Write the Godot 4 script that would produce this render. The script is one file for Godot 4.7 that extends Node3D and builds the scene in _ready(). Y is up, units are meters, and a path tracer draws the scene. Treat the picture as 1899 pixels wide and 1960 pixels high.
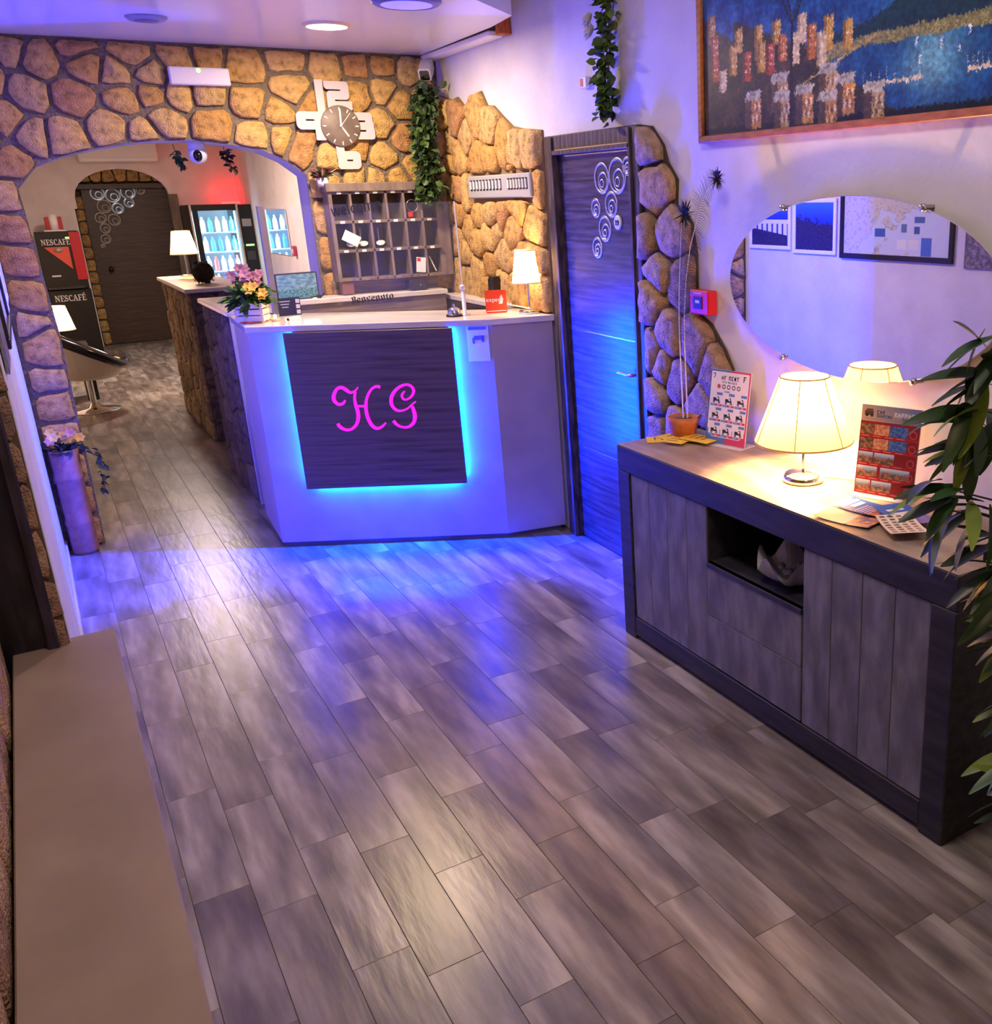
extends Node3D

# ---------------------------------------------------------------- helpers
var rng := RandomNumberGenerator.new()
var used := {}
var mats := {}
var tex := {}

func numbered(called: String) -> String:
	var n: int = used.get(called, -1) + 1
	used[called] = n
	return called if n == 0 else "%s_%03d" % [called, n]

func thing(called: String, label: String, category: String, at := Vector3.ZERO, turn := 0.0, group := "") -> Node3D:
	var o := Node3D.new()
	o.name = numbered(called)
	add_child(o, true)
	o.position = at
	o.rotation.y = turn
	return tag(o, label, category, group)

func tag(o: Node3D, label: String, category: String, group := "", kind := "") -> Node3D:
	if label: o.set_meta("label", label)
	if category: o.set_meta("category", category)
	if group: o.set_meta("group", group)
	if kind: o.set_meta("kind", kind)
	return o

func obj(called: String, shape, m: Material, parent: Node3D = null, at := Vector3.ZERO) -> MeshInstance3D:
	var o := MeshInstance3D.new()
	o.mesh = shape.commit() if shape is SurfaceTool else shape
	o.material_override = m
	o.position = at
	if parent == null:
		o.name = numbered(called)
		add_child(o, true)
	else:
		o.name = called
		parent.add_child(o, true)
	return o

func struct(called: String, shape, m: Material, parent: Node3D = null, at := Vector3.ZERO) -> MeshInstance3D:
	var o := obj(called, shape, m, parent, at)
	if parent == null: o.set_meta("kind", "structure")
	return o

func copy(o: Node3D, at: Vector3, turn := 0.0, label := "") -> Node3D:
	var c: Node3D = o.duplicate()
	var base: String = o.name
	c.name = numbered(base)
	add_child(c, true)
	c.position = at
	c.rotation.y = turn
	if label: c.set_meta("label", label)
	return c

func mb() -> SurfaceTool:
	var st := SurfaceTool.new()
	st.begin(Mesh.PRIMITIVE_TRIANGLES)
	return st

# flat convex polygon whose normal points along out; uvs are optional
func poly(st: SurfaceTool, pts: Array, out: Vector3, uvs: Array = []) -> void:
	var n := Vector3.ZERO
	for i in pts.size():
		var a: Vector3 = pts[i]
		var b: Vector3 = pts[(i + 1) % pts.size()]
		n += a.cross(b)
	if n.length() < 1e-12: return
	n = n.normalized()
	var flip := n.dot(out) > 0.0
	if not flip: n = -n
	for i in range(1, pts.size() - 1):
		var ids := [0, i + 1, i] if flip else [0, i, i + 1]
		for k in ids:
			st.set_normal(n)
			st.set_uv(uvs[k] if uvs.size() else Vector2.ZERO)
			st.add_vertex(pts[k])

func box(st: SurfaceTool, c: Vector3, s: Vector3, b := 0.0, xf := Transform3D()) -> SurfaceTool:
	var h := s * 0.5
	b = minf(b, minf(h.x, minf(h.y, h.z)) * 0.8)
	for a in 3:
		var u := (a + 1) % 3
		var v := (a + 2) % 3
		for sg in [-1.0, 1.0]:
			var pts := []
			for q in [[-1, -1], [1, -1], [1, 1], [-1, 1]]:
				var p := Vector3()
				p[a] = sg * h[a]
				p[u] = q[0] * (h[u] - b)
				p[v] = q[1] * (h[v] - b)
				pts.append(xf * (c + p))
			var n := Vector3()
			n[a] = sg
			poly(st, pts, xf.basis * n, [Vector2(0, 1), Vector2(1, 1), Vector2(1, 0), Vector2(0, 0)])
	if b > 0.0:
		for a in 3:
			var u := (a + 1) % 3
			var v := (a + 2) % 3
			for su in [-1.0, 1.0]:
				for sv in [-1.0, 1.0]:
					var pts := []
					for q in [[0, -1], [0, 1], [1, 1], [1, -1]]:
						var p := Vector3()
						p[a] = q[1] * (h[a] - b)
						p[u] = su * (h[u] - (0.0 if q[0] == 0 else b))
						p[v] = sv * (h[v] - (b if q[0] == 0 else 0.0))
						pts.append(xf * (c + p))
					var n := Vector3()
					n[u] = su
					n[v] = sv
					poly(st, pts, xf.basis * n)
		for sx in [-1.0, 1.0]:
			for sy in [-1.0, 1.0]:
				for sz in [-1.0, 1.0]:
					var sgn := Vector3(sx, sy, sz)
					var i := h - Vector3(b, b, b)
					poly(st, [xf * (c + Vector3(h.x, i.y, i.z) * sgn), xf * (c + Vector3(i.x, h.y, i.z) * sgn), xf * (c + Vector3(i.x, i.y, h.z) * sgn)], xf.basis * sgn)
	return st

func bx(c: Vector3, s: Vector3, b := 0.003) -> SurfaceTool:
	return box(mb(), c, s, b)

func smooth_quad(st: SurfaceTool, p: Array, n: Array, uv: Array = []) -> void:
	var out: Vector3 = n[0] + n[1] + n[2] + n[3]
	var g: Vector3 = (p[2] - p[0]).cross(p[3] - p[1])
	var ids := [0, 2, 1, 0, 3, 2] if g.dot(out) > 0.0 else [0, 1, 2, 0, 2, 3]
	for k in ids:
		st.set_normal(n[k])
		st.set_uv(uv[k] if uv.size() else Vector2.ZERO)
		st.add_vertex(p[k])

# profile: (radius, height) from bottom to top; flute: depth and count of pleats
func lathe(st: SurfaceTool, prof: Array, seg := 32, xf := Transform3D(), flute := 0.0, pleats := 0, squash := Vector2.ONE) -> SurfaceTool:
	var ring := []
	var nor := []
	for j in prof.size():
		var p: Vector2 = prof[j]
		var d0: Vector2 = (prof[j] - prof[j - 1]) if j > 0 else (prof[1] - prof[0])
		var d1: Vector2 = (prof[j + 1] - prof[j]) if j < prof.size() - 1 else d0
		var d := d0.normalized() + d1.normalized()
		var row := []
		var nrow := []
		for i in seg + 1:
			var t := TAU * i / seg
			var r := p.x + (flute * cos(t * pleats) if p.x > 0.0 else 0.0)
			row.append(xf * Vector3(r * cos(t) * squash.x, p.y, r * sin(t) * squash.y))
			var nn := Vector3(cos(t) * d.y, -d.x, sin(t) * d.y)
			if flute > 0.0:
				nn += Vector3(-sin(t), 0, cos(t)) * (sin(t * pleats) * flute * pleats / maxf(p.x, 0.01)) * d.y
			nrow.append((xf.basis * nn).normalized() if nn.length() > 1e-6 else Vector3.UP)
		ring.append(row)
		nor.append(nrow)
	for j in prof.size() - 1:
		for i in seg:
			smooth_quad(st, [ring[j][i], ring[j][i + 1], ring[j + 1][i + 1], ring[j + 1][i]], [nor[j][i], nor[j][i + 1], nor[j + 1][i + 1], nor[j + 1][i]],
				[Vector2(float(i) / seg, float(j)), Vector2(float(i + 1) / seg, float(j)), Vector2(float(i + 1) / seg, j + 1.0), Vector2(float(i) / seg, j + 1.0)])
	return st

func tube(st: SurfaceTool, pts: Array, rad: Array, sides := 8, flat := Vector3.ZERO, squash := 1.0) -> SurfaceTool:
	var rows := []
	var nors := []
	var side := Vector3.ZERO
	for j in pts.size():
		var d: Vector3 = (pts[mini(j + 1, pts.size() - 1)] - pts[maxi(j - 1, 0)]).normalized()
		if flat != Vector3.ZERO:
			side = flat.cross(d).normalized()
		elif side == Vector3.ZERO:
			side = d.cross(Vector3.UP if absf(d.y) < 0.9 else Vector3.RIGHT).normalized()
		else:
			side = (side - d * side.dot(d)).normalized()
		var up := side.cross(d).normalized()
		var r: float = rad[mini(j, rad.size() - 1)]
		var row := []
		var nr := []
		for i in sides + 1:
			var t := TAU * i / sides
			var n := side * cos(t) + up * sin(t) * squash
			row.append(pts[j] + n * r)
			nr.append((side * cos(t) * squash + up * sin(t)).normalized())
		rows.append(row)
		nors.append(nr)
	for j in pts.size() - 1:
		for i in sides:
			smooth_quad(st, [rows[j][i], rows[j][i + 1], rows[j + 1][i + 1], rows[j + 1][i]], [nors[j][i], nors[j][i + 1], nors[j + 1][i + 1], nors[j + 1][i]])
	for e in [0, pts.size() - 1]:
		var out: Vector3 = pts[e] - pts[1 if e == 0 else e - 1]
		poly(st, rows[e].slice(0, sides), out)
	return st

func ball(st: SurfaceTool, c: Vector3, r: Vector3, seg := 16, rings := 10) -> SurfaceTool:
	var prof := []
	for j in rings + 1:
		var a := -PI / 2 + PI * j / rings
		prof.append(Vector2(maxf(cos(a), 0.0), sin(a)))
	return lathe(st, prof, seg, Transform3D(Basis.from_scale(r), c))

# a flat outline extruded from depth z0 to z1 along the local z of xf, with a chamfer on the front rim
func extrude(st: SurfaceTool, outline: PackedVector2Array, z0: float, z1: float, xf := Transform3D(), bev := 0.0) -> SurfaceTool:
	if outline.size() < 3: return st
	if Geometry2D.is_polygon_clockwise(outline):
		outline.reverse()
	var front := outline
	if bev > 0.0:
		var off := Geometry2D.offset_polygon(outline, -bev, Geometry2D.JOIN_MITER)
		if off.size() == 1 and off[0].size() == outline.size():
			front = off[0]
			if Geometry2D.is_polygon_clockwise(front): front.reverse()
			var best := 0
			for i in front.size():
				if front[i].distance_to(outline[0]) < front[best].distance_to(outline[0]): best = i
			front = front.slice(best) + front.slice(0, best)
		else:
			bev = 0.0
	for face in [[front, z1, 1.0], [outline, z0, -1.0]]:
		var o: PackedVector2Array = face[0]
		var ids := Geometry2D.triangulate_polygon(o)
		for k in range(0, ids.size(), 3):
			var t := []
			for m in 3:
				t.append(xf * Vector3(o[ids[k + m]].x, o[ids[k + m]].y, face[1]))
			poly(st, t, xf.basis.z * face[2])
	for i in outline.size():
		var k := (i + 1) % outline.size()
		var a := outline[i]
		var b := outline[k]
		var out := xf.basis * Vector3(b.y - a.y, a.x - b.x, 0)
		poly(st, [xf * Vector3(a.x, a.y, z0), xf * Vector3(b.x, b.y, z0), xf * Vector3(b.x, b.y, z1 - bev), xf * Vector3(a.x, a.y, z1 - bev)], out)
		if bev > 0.0:
			poly(st, [xf * Vector3(a.x, a.y, z1 - bev), xf * Vector3(b.x, b.y, z1 - bev), xf * Vector3(front[k].x, front[k].y, z1), xf * Vector3(front[i].x, front[i].y, z1)], out.normalized() + xf.basis.z)
	return st

func rect2(x0: float, y0: float, x1: float, y1: float) -> PackedVector2Array:
	return PackedVector2Array([Vector2(x0, y0), Vector2(x1, y0), Vector2(x1, y1), Vector2(x0, y1)])

func round_rect(x0: float, y0: float, x1: float, y1: float, r: float, n := 6) -> PackedVector2Array:
	var o := PackedVector2Array()
	for c in [[x1 - r, y1 - r, 0.0], [x0 + r, y1 - r, 1.0], [x0 + r, y0 + r, 2.0], [x1 - r, y0 + r, 3.0]]:
		for i in n + 1:
			var a: float = (c[2] + float(i) / n) * PI / 2
			o.append(Vector2(c[0] + r * cos(a), c[1] + r * sin(a)))
	return o

# ring lying in the local xy plane
func ring(st: SurfaceTool, c: Vector3, r: float, w: float, xf := Transform3D(), d := 0.003) -> SurfaceTool:
	var pts := []
	for i in 33:
		pts.append(xf * (c + Vector3(cos(TAU * i / 32), sin(TAU * i / 32), 0) * r))
	return tube(st, pts, [w], 6, xf.basis.z, d / w)

# ---------------------------------------------------------------- materials
func M(html: String, rough := 0.6, metal := 0.0) -> StandardMaterial3D:
	var key := "%s %.2f %.2f" % [html, rough, metal]
	if not mats.has(key):
		var m := StandardMaterial3D.new()
		m.albedo_color = Color(html)
		m.roughness = rough
		m.metallic = metal
		mats[key] = m
	return mats[key]

func glow(html: String, energy: float, albedo := "ffffff") -> StandardMaterial3D:
	var key := "glow %s %.2f" % [html, energy]
	if not mats.has(key):
		var m := StandardMaterial3D.new()
		m.albedo_color = Color(albedo)
		m.emission_enabled = true
		m.emission = Color(html)
		m.emission_energy_multiplier = energy
		mats[key] = m
	return mats[key]

func noise_tex(sd: int, freq: float, cols: Array, octaves := 4, size := 512, type := FastNoiseLite.TYPE_SIMPLEX_SMOOTH) -> NoiseTexture2D:
	var key := "%d %f %s %d %d" % [sd, freq, str(cols), octaves, type]
	if tex.has(key): return tex[key]
	var n := FastNoiseLite.new()
	n.seed = sd
	n.frequency = freq
	n.noise_type = type
	n.fractal_octaves = octaves
	var t := NoiseTexture2D.new()
	t.width = size
	t.height = size
	t.seamless = true
	t.noise = n
	if cols.size():
		var g := Gradient.new()
		g.offsets = PackedFloat32Array()
		g.colors = PackedColorArray()
		var off := PackedFloat32Array()
		var col := PackedColorArray()
		for i in range(0, cols.size(), 2):
			off.append(cols[i])
			col.append(Color(cols[i + 1]))
		g.offsets = off
		g.colors = col
		t.color_ramp = g
	tex[key] = t
	return t

# grain stretched along one axis: the scale is repeats per metre on each axis
func grained(t: Texture2D, scale: Vector3, rough: float, offset := Vector3.ZERO, bump: Texture2D = null, bump_cm := 0.0, tint := "ffffff") -> StandardMaterial3D:
	var m := StandardMaterial3D.new()
	m.albedo_texture = t
	m.albedo_color = Color(tint)
	m.roughness = rough
	m.uv1_triplanar = true
	m.uv1_scale = scale
	m.uv1_offset = offset
	m.uv1_triplanar_sharpness = 8.0
	if bump:
		m.heightmap_enabled = true
		m.heightmap_texture = bump
		m.heightmap_scale = bump_cm
	return m

func pic(im: Image, rough := 0.5) -> StandardMaterial3D:
	var m := StandardMaterial3D.new()
	m.albedo_texture = ImageTexture.create_from_image(im)
	m.roughness = rough
	m.texture_repeat = false
	return m

func glass(alpha := 0.06) -> StandardMaterial3D:
	var m := StandardMaterial3D.new()
	m.transparency = BaseMaterial3D.TRANSPARENCY_ALPHA
	m.albedo_color = Color(0.95, 0.97, 1.0, alpha)
	m.roughness = 0.03
	return m

func lit(l: Light3D, at: Vector3, html: String, energy: float, parent: Node3D, size := 0.05) -> void:
	l.position = at
	l.light_color = Color(html)
	l.light_energy = energy
	l.light_size = size
	l.shadow_enabled = true
	if l is OmniLight3D:
		l.omni_range = 14.0
		l.omni_attenuation = 2.0
	l.name = "lamp_light"
	parent.add_child(l, true)

func area(at: Vector3, towards: Vector3, up: Vector3, size: Vector2, html: String, energy: float, parent: Node3D) -> void:
	var l := AreaLight3D.new()
	var z := -towards.normalized()
	var x := up.cross(z).normalized()
	l.transform = Transform3D(Basis(x, z.cross(x), z), at)
	l.area_size = size
	l.area_normalize_energy = true
	l.area_range = 14.0
	l.light_color = Color(html)
	l.light_energy = energy
	l.shadow_enabled = true
	l.name = "strip_light"
	parent.add_child(l, true)

func text_mesh(s: String, height: float, depth := 0.003, slant := 0.0, serif := false, weight := 400) -> Mesh:
	var f := SystemFont.new()
	f.font_names = PackedStringArray(["Droid Serif" if serif else "Droid Sans"])
	f.font_weight = weight
	var use: Font = f
	if slant != 0.0:
		var v := FontVariation.new()
		v.base_font = f
		v.variation_transform = Transform2D(Vector2(1, 0), Vector2(slant, 1), Vector2.ZERO)
		use = v
	var t := TextMesh.new()
	t.text = s
	t.font = use
	t.font_size = 48
	t.pixel_size = height / 48.0
	t.depth = depth
	t.curve_step = 1.0
	return t

# ---------------------------------------------------------------- stones: cells round given centres, cut to a region
func stones(parent: Node3D, seeds: PackedVector2Array, region: PackedVector2Array, holes: Array, gap: float, rise: float, xf: Transform3D, palette: Array, sd: int, reach := 0.5, called := "stone") -> void:
	var wob := FastNoiseLite.new()
	wob.seed = sd
	wob.frequency = 9.0
	var r := RandomNumberGenerator.new()
	r.seed = sd
	for i in seeds.size():
		var c := seeds[i]
		var cell := rect2(c.x - reach, c.y - reach, c.x + reach, c.y + reach)
		for k in seeds.size():
			if k == i or seeds[k].distance_to(c) > reach * 2.2: continue
			var d := seeds[k] - c
			var mid := (seeds[k] + c) * 0.5
			var cut := PackedVector2Array()
			for q in cell.size():
				var a := cell[q]
				var b := cell[(q + 1) % cell.size()]
				var da := (a - mid).dot(d)
				var db := (b - mid).dot(d)
				if da <= 0.0: cut.append(a)
				if da * db < 0.0: cut.append(a.lerp(b, da / (da - db)))
			cell = cut
			if cell.size() < 3: break
		if cell.size() < 3: continue
		var bits := Geometry2D.intersect_polygons(cell, region)
		for h in holes:
			var next: Array[PackedVector2Array] = []
			for b in bits:
				next.append_array(Geometry2D.clip_polygons(b, h))
			bits = next
		if bits.is_empty(): continue
		var big := bits[0]
		var rr := 0.006 + 0.008 * r.randf()
		var shr := Geometry2D.offset_polygon(big, -gap - rr, Geometry2D.JOIN_MITER)
		if shr.is_empty(): continue
		var grown := Geometry2D.offset_polygon(shr[0], rr, Geometry2D.JOIN_ROUND)
		if grown.is_empty(): continue
		var o := grown[0]
		if Geometry2D.is_polygon_clockwise(o): o.reverse()
		# even points round the outline
		var total := 0.0
		for q in o.size(): total += o[q].distance_to(o[(q + 1) % o.size()])
		var count := clampi(int(total / 0.045), 9, 26)
		var even := PackedVector2Array()
		var at := 0.0
		var seg := 0
		var run := 0.0
		for q in count:
			var want := total * q / count
			while seg < o.size() and run + o[seg].distance_to(o[(seg + 1) % o.size()]) < want:
				run += o[seg].distance_to(o[(seg + 1) % o.size()])
				seg += 1
			var sa := o[seg % o.size()]
			var sb := o[(seg + 1) % o.size()]
			var p := sa.lerp(sb, (want - run) / maxf(sa.distance_to(sb), 1e-5))
			even.append(p + Vector2(wob.get_noise_2d(p.x, p.y), wob.get_noise_2d(p.x + 7.0, p.y)) * 0.012)
		var mid2 := Vector2.ZERO
		for p in even: mid2 += p
		mid2 /= even.size()
		var top := rise * (0.7 + 0.6 * r.randf())
		var st := mb()
		var rows := []
		for lv in [[1.0, -0.004], [1.0, 0.62], [0.9, 0.94], [0.5, 1.0]]:
			var row := []
			for p in even:
				var e: Vector2 = mid2 + (p - mid2) * lv[0]
				if lv[1] > 0.8: e = mid2 + (p - mid2) * (1.0 - (1.0 - lv[0]) * 0.1 / maxf(p.distance_to(mid2), 0.05))
				var lift: float = wob.get_noise_2d(e.x * 1.7 + 3.0, e.y * 1.7) * 0.22
				row.append(Vector3(e.x - mid2.x, e.y - mid2.y, top * (lv[1] + (lift if lv[1] > 0.5 else 0.0))))
			rows.append(row)
		for j in rows.size() - 1:
			for q in count:
				var n2 := (q + 1) % count
				for v in [rows[j][q], rows[j + 1][n2], rows[j][n2], rows[j][q], rows[j + 1][q], rows[j + 1][n2]]: st.add_vertex(v)
		var hub := Vector3(0, 0, top * (1.04 + 0.1 * r.randf()))
		for q in count:
			for v in [rows[3][q], hub, rows[3][(q + 1) % count]]: st.add_vertex(v)
		st.generate_normals()
		var s := obj(called, st, palette[r.randi() % palette.size()], parent)
		s.transform = xf * Transform3D(Basis(), Vector3(mid2.x, mid2.y, 0))

func stone_palette(cols: Array, sd: int) -> Array:
	var out := []
	for i in cols.size():
		var c := Color(cols[i])
		var t := noise_tex(sd + i, 0.012, [0.0, c.darkened(0.38).to_html(false), 0.4, c.darkened(0.08).to_html(false), 0.7, c.to_html(false), 1.0, c.lightened(0.22).to_html(false)], 5)
		var m := grained(t, Vector3(2.6, 2.6, 2.6), 0.85, Vector3(i * 0.37, i * 0.21, 0), noise_tex(99, 0.06, [], 4), 0.7)
		m.uv1_triplanar_sharpness = 2.0
		out.append(m)
	return out

# ---------------------------------------------------------------- leaves
func leaf(st: SurfaceTool, xf: Transform3D, l: float, w: float, droop := 0.25, n := 4) -> SurfaceTool:
	var prev := []
	for i in n + 1:
		var t := float(i) / n
		var wide := w * 0.5 * pow(sin(PI * clampf(t * 0.94 + 0.04, 0.0, 1.0)), 0.8)
		var p := Vector3(0, -droop * l * t * t, l * t)
		var row := [xf * (p + Vector3(-wide, wide * 0.25, 0)), xf * p, xf * (p + Vector3(wide, wide * 0.25, 0))]
		if prev.size():
			for k in 2:
				poly(st, [prev[k], prev[k + 1], row[k + 1], row[k]], xf.basis.y)
		prev = row
	return st

func look(dir: Vector3, roll := 0.0) -> Basis:
	var z := dir.normalized()
	var x := (Vector3.UP.cross(z) if absf(z.y) < 0.97 else Vector3.RIGHT.cross(z)).normalized()
	return Basis(x, z.cross(x), z) * Basis(Vector3(0, 0, 1), roll)

func rnd(a: float, b: float) -> float:
	return rng.randf_range(a, b)

func _ready() -> void:
	rng.seed = 20
	setup_view()
	build_shell()
	build_floor()
	build_stone_walls()
	build_doors()
	build_left_side()
	build_desk()
	build_reception()
	build_rear_room()
	build_sideboard()
	build_right_wall()
	build_ceiling_fittings()
	build_plants()

# ---------------------------------------------------------------- camera, air, room lights
const UPPER_GLOW := 1.0
func setup_view() -> void:
	var cam := Camera3D.new()
	cam.name = "camera"
	var fw := Vector3(0.52078, -0.31637, -0.79291).normalized()
	var rt := Vector3(0.83085, -0.02558, 0.55591)
	rt = (rt - fw * rt.dot(fw)).normalized()
	cam.transform = Transform3D(Basis(rt, rt.cross(fw), -fw), Vector3(0, 1.85, 0))
	cam.projection = Camera3D.PROJECTION_FRUSTUM
	cam.near = 0.05
	cam.far = 60.0
	cam.size = 0.05 * 1960.0 / 1837.8
	cam.frustum_offset = Vector2(-0.05 * 357.0 / 1837.8, 0.0)
	cam.current = true
	add_child(cam)
	var env := Environment.new()
	env.background_mode = Environment.BG_COLOR
	env.background_color = Color("0a0a12")
	env.tonemap_mode = Environment.TONE_MAPPER_LINEAR
	env.tonemap_exposure = 1.0
	env.sdfgi_enabled = true
	env.ssao_enabled = true
	env.ssil_enabled = true
	var we := WorldEnvironment.new()
	we.name = "air"
	we.environment = env
	add_child(we)

func ceiling_panel(called: String, label: String, at: Vector3, size: Vector2, html: String, energy: float) -> void:
	var t := thing(called, label, "ceiling light", at, 0.0, "square ceiling panels of the hall")
	obj("frame", bx(Vector3(0, -0.012, 0), Vector3(size.x + 0.05, 0.024, size.y + 0.05), 0.004), M("e8e8e8", 0.5), t)
	obj("diffuser", bx(Vector3(0, -0.027, 0), Vector3(size.x, 0.008, size.y), 0.002), glow(html, 1.2), t)
	area(Vector3(0, -0.036, 0), Vector3.DOWN, Vector3(0, 0, 1), size, html, energy, t)

# ---------------------------------------------------------------- shell
var plaster: StandardMaterial3D
func build_shell() -> void:
	plaster = grained(noise_tex(5, 0.006, [0.0, "d2ced4", 0.5, "dad6dc", 1.0, "e2dfe4"], 4), Vector3(0.8, 0.8, 0.8), 0.75, Vector3.ZERO, noise_tex(6, 0.05, [], 3), 0.12)
	var rear := grained(noise_tex(7, 0.006, [0.0, "dccfca", 1.0, "eadfda"], 4), Vector3(0.8, 0.8, 0.8), 0.85)
	# right wall, with the opening of the door in it (z -4.66 to -3.88, up to 2.06)
	var st := mb()
	var hall := PackedVector2Array([Vector2(-6.5, 0), Vector2(-4.66, 0), Vector2(-4.66, 2.06), Vector2(-3.88, 2.06), Vector2(-3.88, 0), Vector2(1.6, 0), Vector2(1.6, 3.45), Vector2(-6.5, 3.45)])
	extrude(st, hall, -0.2, 0.0, Transform3D(Basis(Vector3(0, 0, 1), Vector3(0, 1, 0), Vector3(-1, 0, 0)), Vector3(2.36, 0, 0)))
	struct("wall_right", st, plaster)
	# left wall: near the arch it stands at x = -0.11, beside the bench it steps back
	st = mb()
	box(st, Vector3(-0.21, 1.725, -4.87), Vector3(0.2, 3.45, 2.72))
	struct("wall_left", st, plaster)
	struct("wall_left_bench", bx(Vector3(-0.4, 1.725, -0.97), Vector3(0.2, 3.45, 5.14), 0.0), M("8f7a66", 0.9))
	struct("wall_front", bx(Vector3(0.98, 1.725, 1.7), Vector3(2.96, 3.45, 0.2), 0.0), plaster)
	struct("wall_rear", rear_wall(), rear)
	struct("wall_rear_left", bx(Vector3(-0.5, 1.4, -11.2), Vector3(0.2, 2.8, 9.5), 0.0), rear)
	struct("wall_rear_right", bx(Vector3(2.89, 1.4, -11.2), Vector3(0.2, 2.8, 9.5), 0.0), rear)
	struct("ceiling_rear", bx(Vector3(1.2, 2.8, -11.2), Vector3(3.6, 0.1, 9.9), 0.0), rear)
	# hall ceiling, high over the bench and the sideboard, and the low glossy ceiling over the desk
	struct("ceiling", bx(Vector3(1.0, 3.5, -2.4), Vector3(3.2, 0.1, 8.4), 0.0), M("e6e2e4", 0.8))
	var low := PackedVector2Array([Vector2(-0.3, -6.3), Vector2(2.275, -6.3), Vector2(2.25, -5.1), Vector2(2.208, -4.749), Vector2(1.2, -3.77), Vector2(-0.3, -3.77)])
	st = mb()
	extrude(st, low, -0.09, 0.0, Transform3D(Basis(Vector3(1, 0, 0), Vector3(0, 0, 1), Vector3(0, -1, 0)), Vector3(0, 2.68, 0)))
	var gloss := M("e8e8f0", 0.2)
	struct("ceiling_low", st, gloss)
	# white cove strip that carries the low ceiling along the right wall
	struct("trim_1", bx(Vector3(2.315, 2.665, -5.74), Vector3(0.09, 0.03, 1.1), 0.006), M("eeeaf0", 0.5))
	struct("trim_2", bx(Vector3(2.31, 2.70, -5.74), Vector3(0.05, 0.035, 1.1), 0.0), M("4a3a44", 0.8))
	struct("trim_3", bx(Vector3(2.325, 2.98, -5.12), Vector3(0.07, 0.66, 0.05), 0.006), grained(noise_tex(8, 0.02, [0.0, "a04a10", 1.0, "d8701c"]), Vector3(6, 1, 6), 0.4))
	struct("baseboard_left", bx(Vector3(-0.104, 0.035, -4.9), Vector3(0.012, 0.07, 2.6), 0.003), M("cfc8d0", 0.5))
	# lights of the hall, out of the picture behind and above it
	ceiling_panel("ceiling_light", "square white ceiling light over the middle of the hall", Vector3(0.75, 3.45, -1.9), Vector2(0.5, 0.5), "ffefe2", 3.1)
	ceiling_panel("ceiling_light", "square white ceiling light by the front wall of the hall", Vector3(0.9, 3.45, 0.6), Vector2(0.5, 0.5), "ffd8ac", 1.4)

func rear_wall() -> SurfaceTool:
	# wall at the end of the passage with an arched doorway
	var o := PackedVector2Array([Vector2(-0.5, 0), Vector2(0.73, 0), Vector2(0.73, 1.84), Vector2(0.76, 1.84)])
	for i in 13:
		var a := PI - PI * i / 12.0
		o.append(Vector2(1.33 + 0.57 * cos(a), 1.98 + 0.36 * sin(a)))
	o.append_array([Vector2(1.95, 1.84), Vector2(2.0, 1.84), Vector2(2.0, 0), Vector2(2.9, 0), Vector2(2.9, 2.8), Vector2(-0.5, 2.8)])
	return extrude(mb(), o, -0.12, 0.0, Transform3D(Basis(), Vector3(0, 0, -15.75)))

# ---------------------------------------------------------------- floor
func build_floor() -> void:
	var floor_o := struct("floor", bx(Vector3(1.2, -0.056, -7.2), Vector3(3.4, 0.1, 17.8), 0.0), M("6a625c", 0.8))
	var tones := [["6b635e", "857c75", "a39a92"], ["605853", "786e67", "91877f"], ["766d68", "8f867f", "ada49c"], ["5a514b", "70665f", "897d75"], ["67605c", "7d7570", "998f89"], ["70675f", "897f75", "a59b8f"]]
	var planks := []
	for i in tones.size():
		for k in 2:
			var t: Array = tones[i]
			var img := noise_tex(40 + i * 2 + k, 0.008, [0.0, Color(t[0]).darkened(0.15).to_html(false), 0.3, Color(t[0]).lerp(Color(t[1]), 0.4).to_html(false), 0.5, t[1], 0.75, Color(t[2]).lerp(Color(t[1]), 0.15).to_html(false), 1.0, Color(t[2]).lightened(0.12).to_html(false)], 5)
			var m := grained(img, Vector3(2.3, 2.3, 0.42), 0.3, Vector3(rnd(0, 1), 0, rnd(0, 1)), noise_tex(98, 0.02, [], 4), 0.05)
			m.metallic_specular = 0.5
			planks.append(m)
	var offs := {-4: 0.153, -3: 0.30, -2: 0.455, -1: 0.222, 0: 0.35, 1: 0.57, 2: 0.225, 3: 0.04, 4: 0.471, 5: 0.137, 6: 0.191, 7: 0.344, 8: 0.394}
	var one := box(mb(), Vector3(0, -0.006, 0), Vector3(0.1486, 0.012, 0.5802), 0.0011).commit()
	var rest := []
	for i in planks.size(): rest.append([])
	var made := 0
	for k in range(-6, 17):
		var x := 0.4935 + 0.1495 * k + 0.07475
		var off: float = offs.get(k, fposmod(k * 0.377, 0.581))
		for j in range(-28, 4):
			var z := off + 0.581 * j - 0.2905
			if z > 1.4 or z < -15.7: continue
			if z > -6.0 and (x < -0.3 or x > 2.4): continue
			var which := rng.randi() % planks.size()
			if z > -8.7 and z < -1.0 and made < 296 and x > -0.15 and x < 2.4:
				obj("plank", one, planks[which], floor_o, Vector3(x, 0, z))
				made += 1
			else:
				rest[which].append(Vector3(x, 0, z))
	for i in rest.size():
		var st := mb()
		for p in rest[i]:
			box(st, p + Vector3(0, -0.006, 0), Vector3(0.1486, 0.012, 0.5802), 0.0011)
		var o := obj("far_planks", st, planks[i], floor_o)
		o.set_meta("kind", "stuff")

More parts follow.
